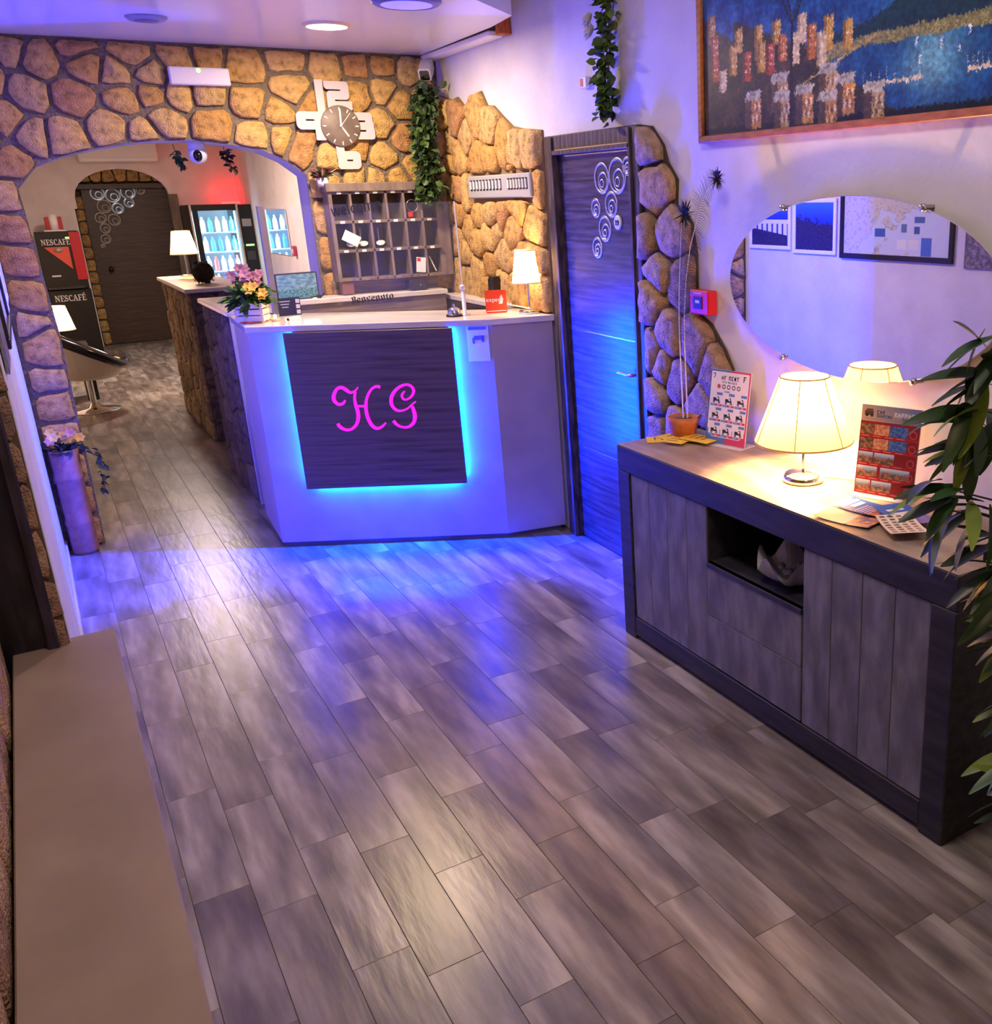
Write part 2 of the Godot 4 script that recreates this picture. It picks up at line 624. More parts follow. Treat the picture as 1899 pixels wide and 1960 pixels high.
# ---------------------------------------------------------------- stone walls
var sand: Array
const ARCH_Z := -6.24
func arch_outline() -> PackedVector2Array:
	return PackedVector2Array([Vector2(0.085, -0.1), Vector2(0.095, 1.2), Vector2(0.06, 1.95), Vector2(0.16, 2.06), Vector2(0.29, 2.11), Vector2(0.46, 2.15), Vector2(0.66, 2.18), Vector2(0.9, 2.19), Vector2(1.08, 2.17), Vector2(1.27, 2.14), Vector2(1.4, 2.08), Vector2(1.5, 2.0), Vector2(1.5, -0.1)])

func build_stone_walls() -> void:
	sand = stone_palette(["d8ab62", "cd9d56", "dfb66e", "c4925a", "d6b070"], 60)
	var mortar := grained(noise_tex(70, 0.02, [0.0, "6e6258", 1.0, "8e8276"], 4), Vector3(3, 3, 3), 0.95, Vector3.ZERO, noise_tex(99, 0.03, [], 4), 0.8)
	var hole := arch_outline()
	var outer := rect2(-0.5, 0.0, 3.0, 2.8)
	var body := Geometry2D.clip_polygons(outer, hole)
	var st := mb()
	for b in body: extrude(st, b, -0.24, -0.01, Transform3D(Basis(), Vector3(0, 0, ARCH_Z)))
	var wall := struct("wall_back", st, M("c4c0d6", 0.6))
	st = mb()
	for b in Geometry2D.clip_polygons(rect2(-0.11, 0.0, 2.36, 2.69), hole): extrude(st, b, -0.01, 0.0, Transform3D(Basis(), Vector3(0, 0, ARCH_Z)))
	obj("mortar", st, mortar, wall)
	var seeds := PackedVector2Array([
		Vector2(0.15, 2.62), Vector2(0.27, 2.57), Vector2(0.44, 2.64), Vector2(0.47, 2.55), Vector2(0.69, 2.62), Vector2(0.61, 2.51), Vector2(0.76, 2.5), Vector2(0.91, 2.62), Vector2(1.06, 2.63), Vector2(1.24, 2.58), Vector2(1.47, 2.63),
		Vector2(0.02, 2.6), Vector2(0.03, 2.47), Vector2(0.19, 2.41), Vector2(0.39, 2.4), Vector2(0.62, 2.4), Vector2(0.75, 2.43), Vector2(0.89, 2.42), Vector2(1.02, 2.42), Vector2(1.24, 2.38), Vector2(0.07, 2.29), Vector2(0.17, 2.21), Vector2(0.31, 2.2), Vector2(0.53, 2.25), Vector2(0.68, 2.22),
		Vector2(0.8, 2.29), Vector2(1.03, 2.29), Vector2(1.25, 2.22), Vector2(0.06, 2.08), Vector2(-0.05, 2.2), Vector2(0.01, 1.91), Vector2(-0.01, 1.76), Vector2(-0.03, 1.6), Vector2(-0.05, 1.42), Vector2(-0.09, 1.27), Vector2(-0.02, 1.12), Vector2(-0.05, 0.97), Vector2(-0.04, 0.82), Vector2(-0.04, 0.65),
		Vector2(-0.04, 0.46), Vector2(-0.05, 0.28), Vector2(-0.05, 0.09), Vector2(1.7, 2.59), Vector2(1.87, 2.61), Vector2(2.02, 2.62), Vector2(2.19, 2.6), Vector2(1.48, 2.47), Vector2(1.86, 2.45), Vector2(2.01, 2.47), Vector2(2.1, 2.39), Vector2(1.39, 2.33), Vector2(1.6, 2.37), Vector2(1.98, 2.3), Vector2(2.11, 2.21),
		Vector2(1.39, 2.22), Vector2(1.49, 2.16), Vector2(1.65, 2.09), Vector2(1.8, 2.16), Vector2(1.97, 2.09), Vector2(1.78, 1.98), Vector2(1.91, 1.96), Vector2(2.04, 1.97), Vector2(2.16, 2.03), Vector2(2.24, 2.2), Vector2(2.27, 2.42), Vector2(1.62, 1.95), Vector2(2.25, 1.85), Vector2(2.27, 1.66), Vector2(2.26, 1.47),
		Vector2(1.58, 1.75), Vector2(1.57, 1.55), Vector2(1.62, 1.36), Vector2(1.85, 1.8), Vector2(1.9, 1.55), Vector2(2.05, 1.4), Vector2(1.65, 1.1), Vector2(1.95, 1.1), Vector2(2.2, 1.1)])
	stones(wall, seeds, rect2(-0.1, 0.0, 2.35, 2.675), [hole], 0.011, 0.028, Transform3D(Basis(), Vector3(0, 0, ARCH_Z)), sand, 3)
	# cladding on the right wall beside the desk, in wall coordinates (z, y)
	var on_right := Transform3D(Basis(Vector3(0, 0, 1), Vector3(0, 1, 0), Vector3(-1, 0, 0)), Vector3(2.36, 0, 0))
	var field := PackedVector2Array([Vector2(-6.23, 1.24), Vector2(-6.23, 2.46), Vector2(-6.08, 2.43), Vector2(-5.98, 2.41), Vector2(-5.9, 2.42), Vector2(-5.8, 2.36), Vector2(-5.72, 2.36), Vector2(-5.65, 2.41), Vector2(-5.54, 2.42), Vector2(-5.47, 2.34), Vector2(-5.38, 2.33), Vector2(-5.27, 2.27), Vector2(-5.15, 2.21), Vector2(-5.02, 2.19), Vector2(-4.8, 2.17), Vector2(-4.8, 1.24)])
	var clad := struct("wall_cladding", extrude(mb(), field, 0.0, 0.012, on_right), M("8a6f4a", 0.95))
	seeds = PackedVector2Array([
		Vector2(-6.11, 2.34), Vector2(-5.88, 2.3), Vector2(-5.61, 2.29), Vector2(-5.41, 2.22), Vector2(-5.25, 2.12), Vector2(-5.08, 2.06), Vector2(-4.9, 2.07), Vector2(-6.18, 2.18), Vector2(-6.05, 2.16), Vector2(-6.07, 2.05), Vector2(-5.9, 2.08), Vector2(-5.78, 2.19), Vector2(-5.65, 2.05), Vector2(-5.43, 2.04), Vector2(-6.18, 2.0),
		Vector2(-6.08, 1.93), Vector2(-5.96, 1.88), Vector2(-5.83, 1.87), Vector2(-6.18, 1.78), Vector2(-5.98, 1.76), Vector2(-5.7, 1.74), Vector2(-5.48, 1.74), Vector2(-5.33, 1.76), Vector2(-5.12, 1.81), Vector2(-5.86, 1.65), Vector2(-5.65, 1.9), Vector2(-5.37, 1.9), Vector2(-5.11, 1.94), Vector2(-4.87, 1.9),
		Vector2(-6.05, 1.6), Vector2(-5.95, 1.52), Vector2(-5.72, 1.6), Vector2(-5.56, 1.61), Vector2(-5.44, 1.66), Vector2(-5.2, 1.66), Vector2(-4.93, 1.68), Vector2(-5.36, 1.53), Vector2(-5.57, 1.47), Vector2(-5.76, 1.42), Vector2(-5.96, 1.37), Vector2(-5.4, 1.35), Vector2(-5.2, 1.33), Vector2(-4.95, 1.36), Vector2(-4.95, 1.52), Vector2(-5.12, 1.5), Vector2(-5.58, 1.32), Vector2(-6.15, 1.4), Vector2(-6.16, 1.58)])
	var keys := rect2(-5.78, 1.83, -4.88, 1.98)
	stones(clad, seeds, field, [keys], 0.005, 0.042, on_right * Transform3D(Basis(), Vector3(0, 0, 0.01)), sand, 5, 0.4)
	# cladding on the near side of the door
	field = PackedVector2Array([Vector2(-3.82, 0.0), Vector2(-3.82, 2.13), Vector2(-3.74, 2.12), Vector2(-3.65, 2.04), Vector2(-3.62, 1.97), Vector2(-3.55, 1.9), Vector2(-3.56, 1.8), Vector2(-3.45, 1.73), Vector2(-3.42, 1.6), Vector2(-3.42, 1.48), Vector2(-3.41, 1.36), Vector2(-3.32, 1.32), Vector2(-3.22, 1.22), Vector2(-3.17, 1.15), Vector2(-3.16, 0.87), Vector2(-3.43, 0.87), Vector2(-3.43, 0.0)])
	clad = struct("wall_cladding", extrude(mb(), field, 0.0, 0.01, on_right), M("4a4038", 0.95))
	seeds = PackedVector2Array([Vector2(-3.75, 2.05), Vector2(-3.72, 1.87), Vector2(-3.78, 1.66), Vector2(-3.6, 1.66), Vector2(-3.68, 1.52), Vector2(-3.75, 1.39), Vector2(-3.52, 1.48), Vector2(-3.6, 1.25), Vector2(-3.77, 1.15), Vector2(-3.4, 1.24), Vector2(-3.55, 1.05), Vector2(-3.76, 0.94), Vector2(-3.76, 0.79), Vector2(-3.24, 1.15), Vector2(-3.4, 0.93), Vector2(-3.69, 1.1), Vector2(-3.56, 0.83), Vector2(-3.7, 0.6), Vector2(-3.5, 0.6), Vector2(-3.6, 0.35), Vector2(-3.7, 0.15), Vector2(-3.5, 0.15)])
	stones(clad, seeds, field, [], 0.008, 0.05, on_right * Transform3D(Basis(), Vector3(0, 0, 0.008)), stone_palette(["bd9a70", "a98a6e", "b5987c"], 80), 8, 0.35)

# ---------------------------------------------------------------- doors
func wenge(scale: Vector3, rough := 0.4, a := "352c2b", b := "564a47", c := "6e605b") -> StandardMaterial3D:
	return grained(noise_tex(90, 0.008, [0.0, Color(a).darkened(0.3).to_html(false), 0.35, a, 0.6, b, 1.0, c], 5), scale, rough)

func build_doors() -> void:
	var wood := wenge(Vector3(8, 0.9, 8))
	var leaf_wood := wenge(Vector3(8, 7, 0.5), 0.3, "3a3236", "4c4347", "5e5456")
	var chrome := M("e4e4ec", 0.2, 1.0)
	var door := struct("door_1", bx(Vector3(2.385, 1.02, -4.27), Vector3(0.045, 2.03, 0.76), 0.003), leaf_wood)
	# frame: jambs and head, proud of the wall
	obj("door_frame", bx(Vector3(2.385, 1.06, -4.655), Vector3(0.13, 2.13, 0.02), 0.003), wood, door)
	obj("door_frame", bx(Vector3(2.347, 1.065, -4.705), Vector3(0.03, 2.13, 0.085), 0.006), wood, door)
	obj("door_frame", bx(Vector3(2.347, 1.065, -3.865), Vector3(0.03, 2.13, 0.075), 0.006), wood, door)
	obj("door_frame", bx(Vector3(2.385, 1.06, -3.892), Vector3(0.13, 2.13, 0.02), 0.003), wood, door)
	obj("door_frame", bx(Vector3(2.347, 2.095, -4.285), Vector3(0.032, 0.075, 0.92), 0.006), wood, door)
	obj("door_frame", bx(Vector3(2.385, 2.05, -4.27), Vector3(0.13, 0.02, 0.77), 0.003), wood, door)
	for y in [2.062, 2.034]:
		obj("chrome_strip", bx(Vector3(2.332 if y > 2.05 else 2.36, y, -4.27), Vector3(0.006, 0.007, 0.74), 0.001), chrome, door)
	for y in [1.175, 0.54]:
		obj("chrome_strip", bx(Vector3(2.362, y, -4.27), Vector3(0.004, 0.006, 0.74), 0.001), chrome, door)
	var silver := M("c8ccd8", 0.25, 0.8)
	var xf := Transform3D(Basis(Vector3(0, 0, 1), Vector3(0, 1, 0), Vector3(-1, 0, 0)), Vector3(2.361, 0, 0))
	for c in [[-4.214, 1.92, 0.066], [-4.066, 1.927, 0.075], [-3.975, 1.966, 0.036], [-4.134, 1.801, 0.054], [-4.206, 1.69, 0.055], [-4.286, 1.785, 0.04], [-4.29, 1.6, 0.045]]:
		var st := mb()
		ring(st, Vector3(c[0], c[1], 0), c[2], 0.007, xf)
		ring(st, Vector3(c[0] + c[2] * 0.15, c[1] - c[2] * 0.25, 0), c[2] * 0.62, 0.005, xf)
		ring(st, Vector3(c[0], c[1] - c[2] * 0.35, 0), c[2] * 0.26, 0.004, xf)
		obj("ring_ornament", st, silver, door)
	var badge := obj("number_badge", lathe(mb(), [Vector2(0, 0), Vector2(0.034, 0), Vector2(0.034, 0.006), Vector2(0.028, 0.009), Vector2(0, 0.009)], 28, Transform3D(Basis(Vector3(0, 0, -1), Vector3(-1, 0, 0), Vector3(0, 1, 0)), Vector3(2.362, 1.72, -4.075))), M("dfe0e8", 0.3), door)
	var num := obj("number", text_mesh("19", 0.034, 0.002, 0.0, true, 700), M("101018", 0.5), badge)
	num.transform = Transform3D(Basis(Vector3(0, 0, 1), Vector3(0, 1, 0), Vector3(-1, 0, 0)), Vector3(2.3515, 1.72, -4.075))
	var st := mb()
	tube(st, [Vector3(2.362, 1.02, -3.95), Vector3(2.32, 1.02, -3.95), Vector3(2.315, 1.02, -3.96), Vector3(2.315, 1.02, -4.06)], [0.009], 10)
	obj("door_handle", st, chrome, door)
	# dark entrance door in the step of the left wall, behind the bench
	door = struct("door_2", bx(Vector3(-0.235, 1.02, -3.52), Vector3(0.13, 2.04, 0.03), 0.004), wenge(Vector3(6, 0.8, 6), 0.35, "16121a", "241d28", "2e2630"))
	obj("door_frame", bx(Vector3(-0.158, 1.06, -3.505), Vector3(0.035, 2.12, 0.05), 0.006), wenge(Vector3(6, 0.8, 6), 0.35, "221b26", "332a38", "3d3342"), door)
	obj("door_handle", tube(mb(), [Vector3(-0.25, 1.03, -3.505), Vector3(-0.25, 1.03, -3.455), Vector3(-0.24, 1.03, -3.45), Vector3(-0.2, 1.03, -3.45)], [0.01], 10), chrome, door)

# ---------------------------------------------------------------- left side: bench, stone edges, framed pictures
func build_left_side() -> void:
	var on_front := Transform3D(Basis(), Vector3(-0.16, 0, -3.505))
	var edge := struct("wall_stone_edge", bx(Vector3(-0.135, 1.1, -3.507), Vector3(0.044, 2.2, 0.01), 0.0), M("5b4a40", 0.95))
	var pal := stone_palette(["9c7a60", "86685a", "a88468"], 110)
	var seeds := PackedVector2Array()
	for i in 15: seeds.append(Vector2(0.026 + rnd(-0.004, 0.004), 0.08 + i * 0.15 + rnd(-0.03, 0.03)))
	stones(edge, seeds, rect2(0.004, 0.0, 0.046, 2.2), [], 0.001, 0.014, on_front, pal, 12, 0.12)
	# stones on the wall behind the bench
	var on_left := Transform3D(Basis(Vector3(0, 0, -1), Vector3(0, 1, 0), Vector3(1, 0, 0)), Vector3(-0.3, 0, 0))
	seeds = PackedVector2Array()
	for i in 13:
		for k in 7:
			seeds.append(Vector2(0.9 + i * 0.21 + rnd(-0.05, 0.05) + (k % 2) * 0.1, 0.1 + k * 0.2 + rnd(-0.05, 0.05)))
	var clad := struct("wall_cladding", extrude(mb(), rect2(0.7, 0.0, 3.49, 1.35), 0.0, 0.005, on_left), M("4b3c34", 0.95))
	stones(clad, seeds, rect2(0.72, 0.0, 3.47, 1.35), [], 0.008, 0.016, on_left, stone_palette(["b08a68", "a07c60", "bc9878"], 120), 14, 0.3)
	# bench
	var b := thing("bench", "long low bench with a plain beige top along the left stone wall", "bench", Vector3(-0.127, 0, -2.0))
	var top := grained(noise_tex(130, 0.004, [0.0, "826f5c", 0.5, "8c7865", 1.0, "968470"], 4), Vector3(1, 1, 1), 0.55)
	obj("bench_top", bx(Vector3(0, 0.485, 0), Vector3(0.29, 0.03, 3.1), 0.004), top, b)
	obj("bench_base", bx(Vector3(-0.02, 0.235, 0), Vector3(0.23, 0.47, 3.04), 0.003), M("8d8288", 0.7), b)
	# framed pictures on the left wall, seen in the oval mirror
	var names := [["photo of a white building under a blue sky", -6.16, -5.67], ["photo of a harbour town at dusk", -5.64, -5.18]]
	for i in 2:
		var f := thing("framed_photo", "white framed " + str(names[i][0]), "picture", Vector3(-0.108, 1.42 - i * 0.02, (names[i][1] + names[i][2]) * 0.5), PI / 2, "white framed photos on the left wall")
		var w: float = names[i][2] - names[i][1]
		obj("frame", extrude_frame(w, 0.38, 0.028, 0.016), M("f0f0fa", 0.5), f)
		obj("print", picture_quad(w - 0.05, 0.33, Vector3(0, 0.19, 0.008)), pic(photo_image(i), 0.3), f)
	var mapf := thing("framed_map", "large pale map in a wide black frame on the left wall", "map", Vector3(-0.108, 1.385, -4.63), PI / 2)
	obj("frame", extrude_frame(1.01, 0.62, 0.035, 0.02), M("16161c", 0.4), mapf)
	obj("map_sheet", picture_quad(0.95, 0.56, Vector3(0, 0.31, 0.009)), pic(map_image(), 0.4), mapf)
	var third := thing("framed_photo", "unframed dark photo of a rocky coast beside the large map", "picture", Vector3(-0.108, 1.36, -3.84), PI / 2)
	obj("print", bx(Vector3(0, 0.14, 0.006), Vector3(0.4, 0.27, 0.01), 0.001), pic(photo_image(2), 0.4), third)

func extrude_frame(w: float, h: float, bar: float, d: float) -> SurfaceTool:
	var st := mb()
	box(st, Vector3(0, bar / 2, d / 2), Vector3(w, bar, d), 0.003)
	box(st, Vector3(0, h - bar / 2, d / 2), Vector3(w, bar, d), 0.003)
	for s in [-1, 1]: box(st, Vector3(s * (w - bar) / 2, h / 2, d / 2), Vector3(bar, h - 2 * bar, d), 0.003)
	return st

func picture_quad(w: float, h: float, c: Vector3) -> SurfaceTool:
	var st := mb()
	poly(st, [c + Vector3(-w / 2, -h / 2, 0), c + Vector3(w / 2, -h / 2, 0), c + Vector3(w / 2, h / 2, 0), c + Vector3(-w / 2, h / 2, 0)], Vector3(0, 0, 1), [Vector2(0, 1), Vector2(1, 1), Vector2(1, 0), Vector2(0, 0)])
	return st

func photo_image(i: int) -> Image:
	var im := Image.create(160, 120, false, Image.FORMAT_RGB8)
	var n := FastNoiseLite.new()
	n.seed = 300 + i
	n.frequency = 0.05
	for y in 120:
		for x in 160:
			var v := n.get_noise_2d(x, y)
			var c: Color
			if i == 2:
				c = Color("5a5660").lerp(Color("a8a0a8"), clampf(v + 0.35 + n.get_noise_2d(x * 3, y * 3) * 0.4, 0, 1))
			else:
				c = Color("0c1c8c").lerp(Color("3a7ce0"), clampf(1.0 - y / 70.0, 0, 1))
				var land := 55.0 + v * 26.0 - (x * 0.12 if i == 1 else 0.0)
				if y > land: c = Color("15183c").lerp(Color("7d6a58"), clampf(n.get_noise_2d(x * 4, y * 4) * 1.6, 0, 1))
				if i == 0 and y > 50 and y < 92 - x * 0.12: c = Color("e6e8f6") if fmod(x, 22) > 6 or y < 62 else Color("3a3c60")
			im.set_pixel(x, y, c)
	return im

func map_image() -> Image:
	var im := Image.create(240, 150, false, Image.FORMAT_RGB8)
	var n := FastNoiseLite.new()
	n.seed = 330
	n.frequency = 0.012
	for y in 150:
		for x in 240:
			var v := n.get_noise_2d(x, y) + (x - 100) * 0.006 - (y - 60) * 0.004
			var c := Color("c8d2e6") if v < 0.0 else Color("cdcabc")
			if v > 0 and n.get_noise_2d(x * 9, y * 9) > 0.25: c = Color("b4b2a0")
			if absf(v) < 0.012: c = Color("98a0b0")
			im.set_pixel(x, y, c)
	for r in [[42, 42, 20, 24, "5c5248"], [54, 84, 22, 10, "5068a0"], [64, 100, 12, 12, "405890"], [92, 96, 12, 14, "6078a8"], [140, 104, 24, 14, "3a62b4"], [38, 118, 22, 30, "4a70c0"], [66, 122, 22, 16, "dcdcdc"], [92, 122, 20, 16, "e2e2e2"]]:
		im.fill_rect(Rect2i(r[0], r[1], r[2], r[3]), Color(r[4]))
	return im

# ---------------------------------------------------------------- reception desk
var desk: Node3D
func build_desk() -> void:
	desk = thing("reception_desk", "white reception desk with a glowing blue light round its dark front panel", "desk", Vector3(0.914, 0, -5.507), -0.5376)
	var inv := desk.transform.affine_inverse()
	var plan := PackedVector2Array()
	for p in [Vector3(0.914, 0, -5.507), Vector3(2.004, 0, -4.858), Vector3(2.335, 0, -4.795), Vector3(2.335, 0, -5.2), Vector3(2.2, 0, -5.24), Vector3(1.22, 0, -5.98), Vector3(0.945, 0, -6.1)]:
		var l: Vector3 = inv * p
		plan.append(Vector2(l.x, -l.z))
	var up := Transform3D(Basis(Vector3(1, 0, 0), Vector3(0, 0, -1), Vector3(0, 1, 0)), Vector3.ZERO)
	var white := grained(noise_tex(140, 0.006, [0.0, "a397a6", 1.0, "b0a4b2"], 3), Vector3(1, 1, 1), 0.35)
	obj("body", extrude(mb(), plan, 0.03, 1.205, up, 0.0), white, desk)
	obj("plinth", extrude(mb(), Geometry2D.offset_polygon(plan, -0.02)[0], 0.0, 0.03, up), M("5a5662", 0.5), desk)
	var slab := Geometry2D.offset_polygon(plan, 0.012)[0]
	var slab_m := grained(noise_tex(141, 0.02, [0.0, "cfc8c8", 1.0, "e6e0e0"], 3), Vector3(0.7, 4, 4), 0.12)
	obj("counter_top", extrude(mb(), slab, 1.205, 1.238, up, 0.004), slab_m, desk)
	# raised dark panel with the letters, held off the face; the strips sit behind its rim
	var dark := wenge(Vector3(0.5, 9, 4), 0.35, "564858", "5e4e5f", "68586a")
	var x0 := 0.2
	var x1 := 1.072
	obj("front_panel", bx(Vector3((x0 + x1) / 2, 0.779, 0.0525), Vector3(x1 - x0, 0.85, 0.02), 0.002), dark, desk)
	obj("spacer", bx(Vector3((x0 + x1) / 2, 0.79, 0.021), Vector3(x1 - x0 - 0.07, 0.82, 0.042), 0.0), M("202028", 0.6), desk)
	var blue := glow("0040ff", 3.0)
	var led := "0028ff"
	obj("light_strip", bx(Vector3(x0 + 0.031, 0.79, 0.02), Vector3(0.006, 0.81, 0.012), 0.0), blue, desk)
	obj("light_strip", bx(Vector3(x1 - 0.031, 0.79, 0.02), Vector3(0.006, 0.81, 0.012), 0.0), blue, desk)
	obj("light_strip", bx(Vector3((x0 + x1) / 2, 0.376, 0.02), Vector3(x1 - x0 - 0.08, 0.006, 0.012), 0.0), blue, desk)
	area(Vector3(x0 + 0.027, 0.79, 0.008), Vector3(-1, 0, 0), Vector3.UP, Vector2(0.01, 0.81), led, 16.0, desk)
	area(Vector3(x1 - 0.027, 0.79, 0.008), Vector3(1, 0, 0), Vector3.UP, Vector2(0.01, 0.81), led, 16.0, desk)
	area(Vector3((x0 + x1) / 2, 0.372, 0.01), Vector3(0, -1, 0), Vector3(0, 0, 1), Vector2(0.79, 0.016), led, 16.0, desk)
	# letters H and G: flat strokes of changing width
	var pink := glow("ff10e8", 1.0, "ff40e8")
	var strokes := {
		"H": [[0.474, 0.842, 0.0047, 0.464, 0.826, 0.0076, 0.438, 0.820, 0.0087, 0.418, 0.840, 0.0111, 0.419, 0.869, 0.0105, 0.439, 0.902, 0.0082, 0.465, 0.910, 0.0096, 0.487, 0.897, 0.0111, 0.506, 0.882, 0.0082, 0.531, 0.888, 0.0052, 0.551, 0.909, 0.0038],
			[0.534, 0.884, 0.0064, 0.526, 0.851, 0.0076, 0.527, 0.815, 0.0096, 0.533, 0.779, 0.0111, 0.531, 0.742, 0.0105, 0.516, 0.707, 0.0087, 0.486, 0.682, 0.0070, 0.455, 0.681, 0.0082, 0.429, 0.697, 0.0105, 0.419, 0.716, 0.0099],
			[0.531, 0.807, 0.0058, 0.573, 0.805, 0.0070],
			[0.667, 0.905, 0.0096, 0.645, 0.909, 0.0076, 0.619, 0.894, 0.0067, 0.595, 0.859, 0.0073, 0.582, 0.820, 0.0087, 0.578, 0.777, 0.0099, 0.583, 0.737, 0.0105, 0.598, 0.700, 0.0105, 0.621, 0.682, 0.0096, 0.650, 0.690, 0.0067, 0.674, 0.712, 0.0038]],
		"G": [[0.794, 0.879, 0.0038, 0.777, 0.860, 0.0067, 0.780, 0.838, 0.0067, 0.801, 0.834, 0.0052, 0.827, 0.851, 0.0067, 0.841, 0.879, 0.0087, 0.830, 0.904, 0.0082, 0.803, 0.914, 0.0067, 0.763, 0.899, 0.0082, 0.731, 0.868, 0.0096, 0.716, 0.833, 0.0105, 0.719, 0.801, 0.0096, 0.738, 0.778, 0.0082, 0.766, 0.774, 0.0058, 0.795, 0.783, 0.0047, 0.822, 0.804, 0.0047, 0.845, 0.821, 0.0038],
			[0.824, 0.797, 0.0076, 0.830, 0.767, 0.0111, 0.832, 0.738, 0.0117, 0.821, 0.706, 0.0096, 0.794, 0.685, 0.0076, 0.762, 0.683, 0.0067, 0.732, 0.697, 0.0082, 0.715, 0.721, 0.0099]]}
	for name_of in strokes:
		var st := mb()
		for s in strokes[name_of]:
			var cv := Curve3D.new()
			var n: int = s.size() / 3
			for i in n:
				var p := Vector3(s[i * 3], s[i * 3 + 1], 0.065)
				var a := Vector3(s[maxi(i - 1, 0) * 3], s[maxi(i - 1, 0) * 3 + 1], 0.065)
				var b := Vector3(s[mini(i + 1, n - 1) * 3], s[mini(i + 1, n - 1) * 3 + 1], 0.065)
				cv.add_point(p, (a - b) / 6.0, (b - a) / 6.0)
			var pts := []
			var rad := []
			for i in (n - 1) * 5 + 1:
				var f := minf(i / 5.0, n - 1.001)
				pts.append(cv.sample(int(f), f - int(f)))
				rad.append(lerpf(s[int(f) * 3 + 2], s[mini(int(f) + 1, n - 1) * 3 + 2], f - int(f)) * 0.92)
			tube(st, pts, rad, 10, Vector3(0, 0, 1), 0.6)
		obj("letter", st, pink, desk)
	# small notice with a camera pictogram on the lit face
	var sg := obj("notice", bx(Vector3(1.195, 1.11, 0.001), Vector3(0.115, 0.19, 0.003), 0.0), M("dcdce8", 0.5), desk)
	obj("notice_heading", bx(Vector3(1.195, 1.19, 0.003), Vector3(0.095, 0.016, 0.002), 0.0), M("6a6a90", 0.5), sg)
	var pict := mb()
	box(pict, Vector3(1.2, 1.14, 0.003), Vector3(0.05, 0.022, 0.002), 0.0, Transform3D())
	box(pict, Vector3(1.172, 1.125, 0.003), Vector3(0.012, 0.03, 0.002))
	box(pict, Vector3(1.222, 1.135, 0.003), Vector3(0.016, 0.034, 0.002))
	obj("pictogram", pict, M("6a6a90", 0.5), sg)
	# clear screen: grey post, pane, clamp, words stuck on the pane
	var scr := thing("plexiglass_screen", "clear protective screen with stuck-on welcome words standing on the reception desk", "screen", Vector3(1.165, 1.238, -6.0))
	var grey := M("8d8a9c", 0.35, 0.6)
	var e0 := Vector3.ZERO
	var e1 := Vector3(0.795, 0, 0.9)
	obj("post", bx(e0 + Vector3(0, 0.3, 0), Vector3(0.035, 0.6, 0.035), 0.004), grey, scr)
	var along := e1.normalized()
	var bs := Basis(along, Vector3.UP, along.cross(Vector3.UP))
	var clear := glass(0.02)
	clear.metallic_specular = 0.2
	obj("pane", box(mb(), Vector3.ZERO, Vector3(e1.length() - 0.04, 0.59, 0.005), 0.0, Transform3D(bs, e1 / 2 + Vector3(0, 0.3, 0))), clear, scr)
	obj("pane_edge", box(mb(), Vector3.ZERO, Vector3(0.006, 0.59, 0.007), 0.0, Transform3D(bs, e1 + Vector3(0, 0.3, 0))), M("d8d8d0", 0.3), scr)
	var cl := lathe(mb(), [Vector2(0, 0), Vector2(0.028, 0), Vector2(0.028, 0.005), Vector2(0.011, 0.008), Vector2(0.011, 0.14), Vector2(0.0, 0.145)], 16, Transform3D(Basis(), e1))
	obj("clamp", ball(cl, e1 + Vector3(0, 0.15, 0), Vector3(0.017, 0.017, 0.017)), M("cfd0dc", 0.3, 0.3), scr)
	var ink := M("14141c", 0.5)
	var off := bs.z * 0.006
	var w := obj("lettering", text_mesh("welcome", 0.078, 0.002), ink, scr)
	w.transform = Transform3D(bs * Basis(Vector3(0, 0, 1), 0.115), Vector3(0.405, 0.575, 0.459) + off)
	var v := obj("lettering", text_mesh("Benvenuto", 0.05, 0.002, 0.3, true, 700), ink, scr)
	v.transform = Transform3D(bs * Basis(Vector3(0, 0, 1), 0.1), Vector3(0.427, 0.088, 0.483) + off)

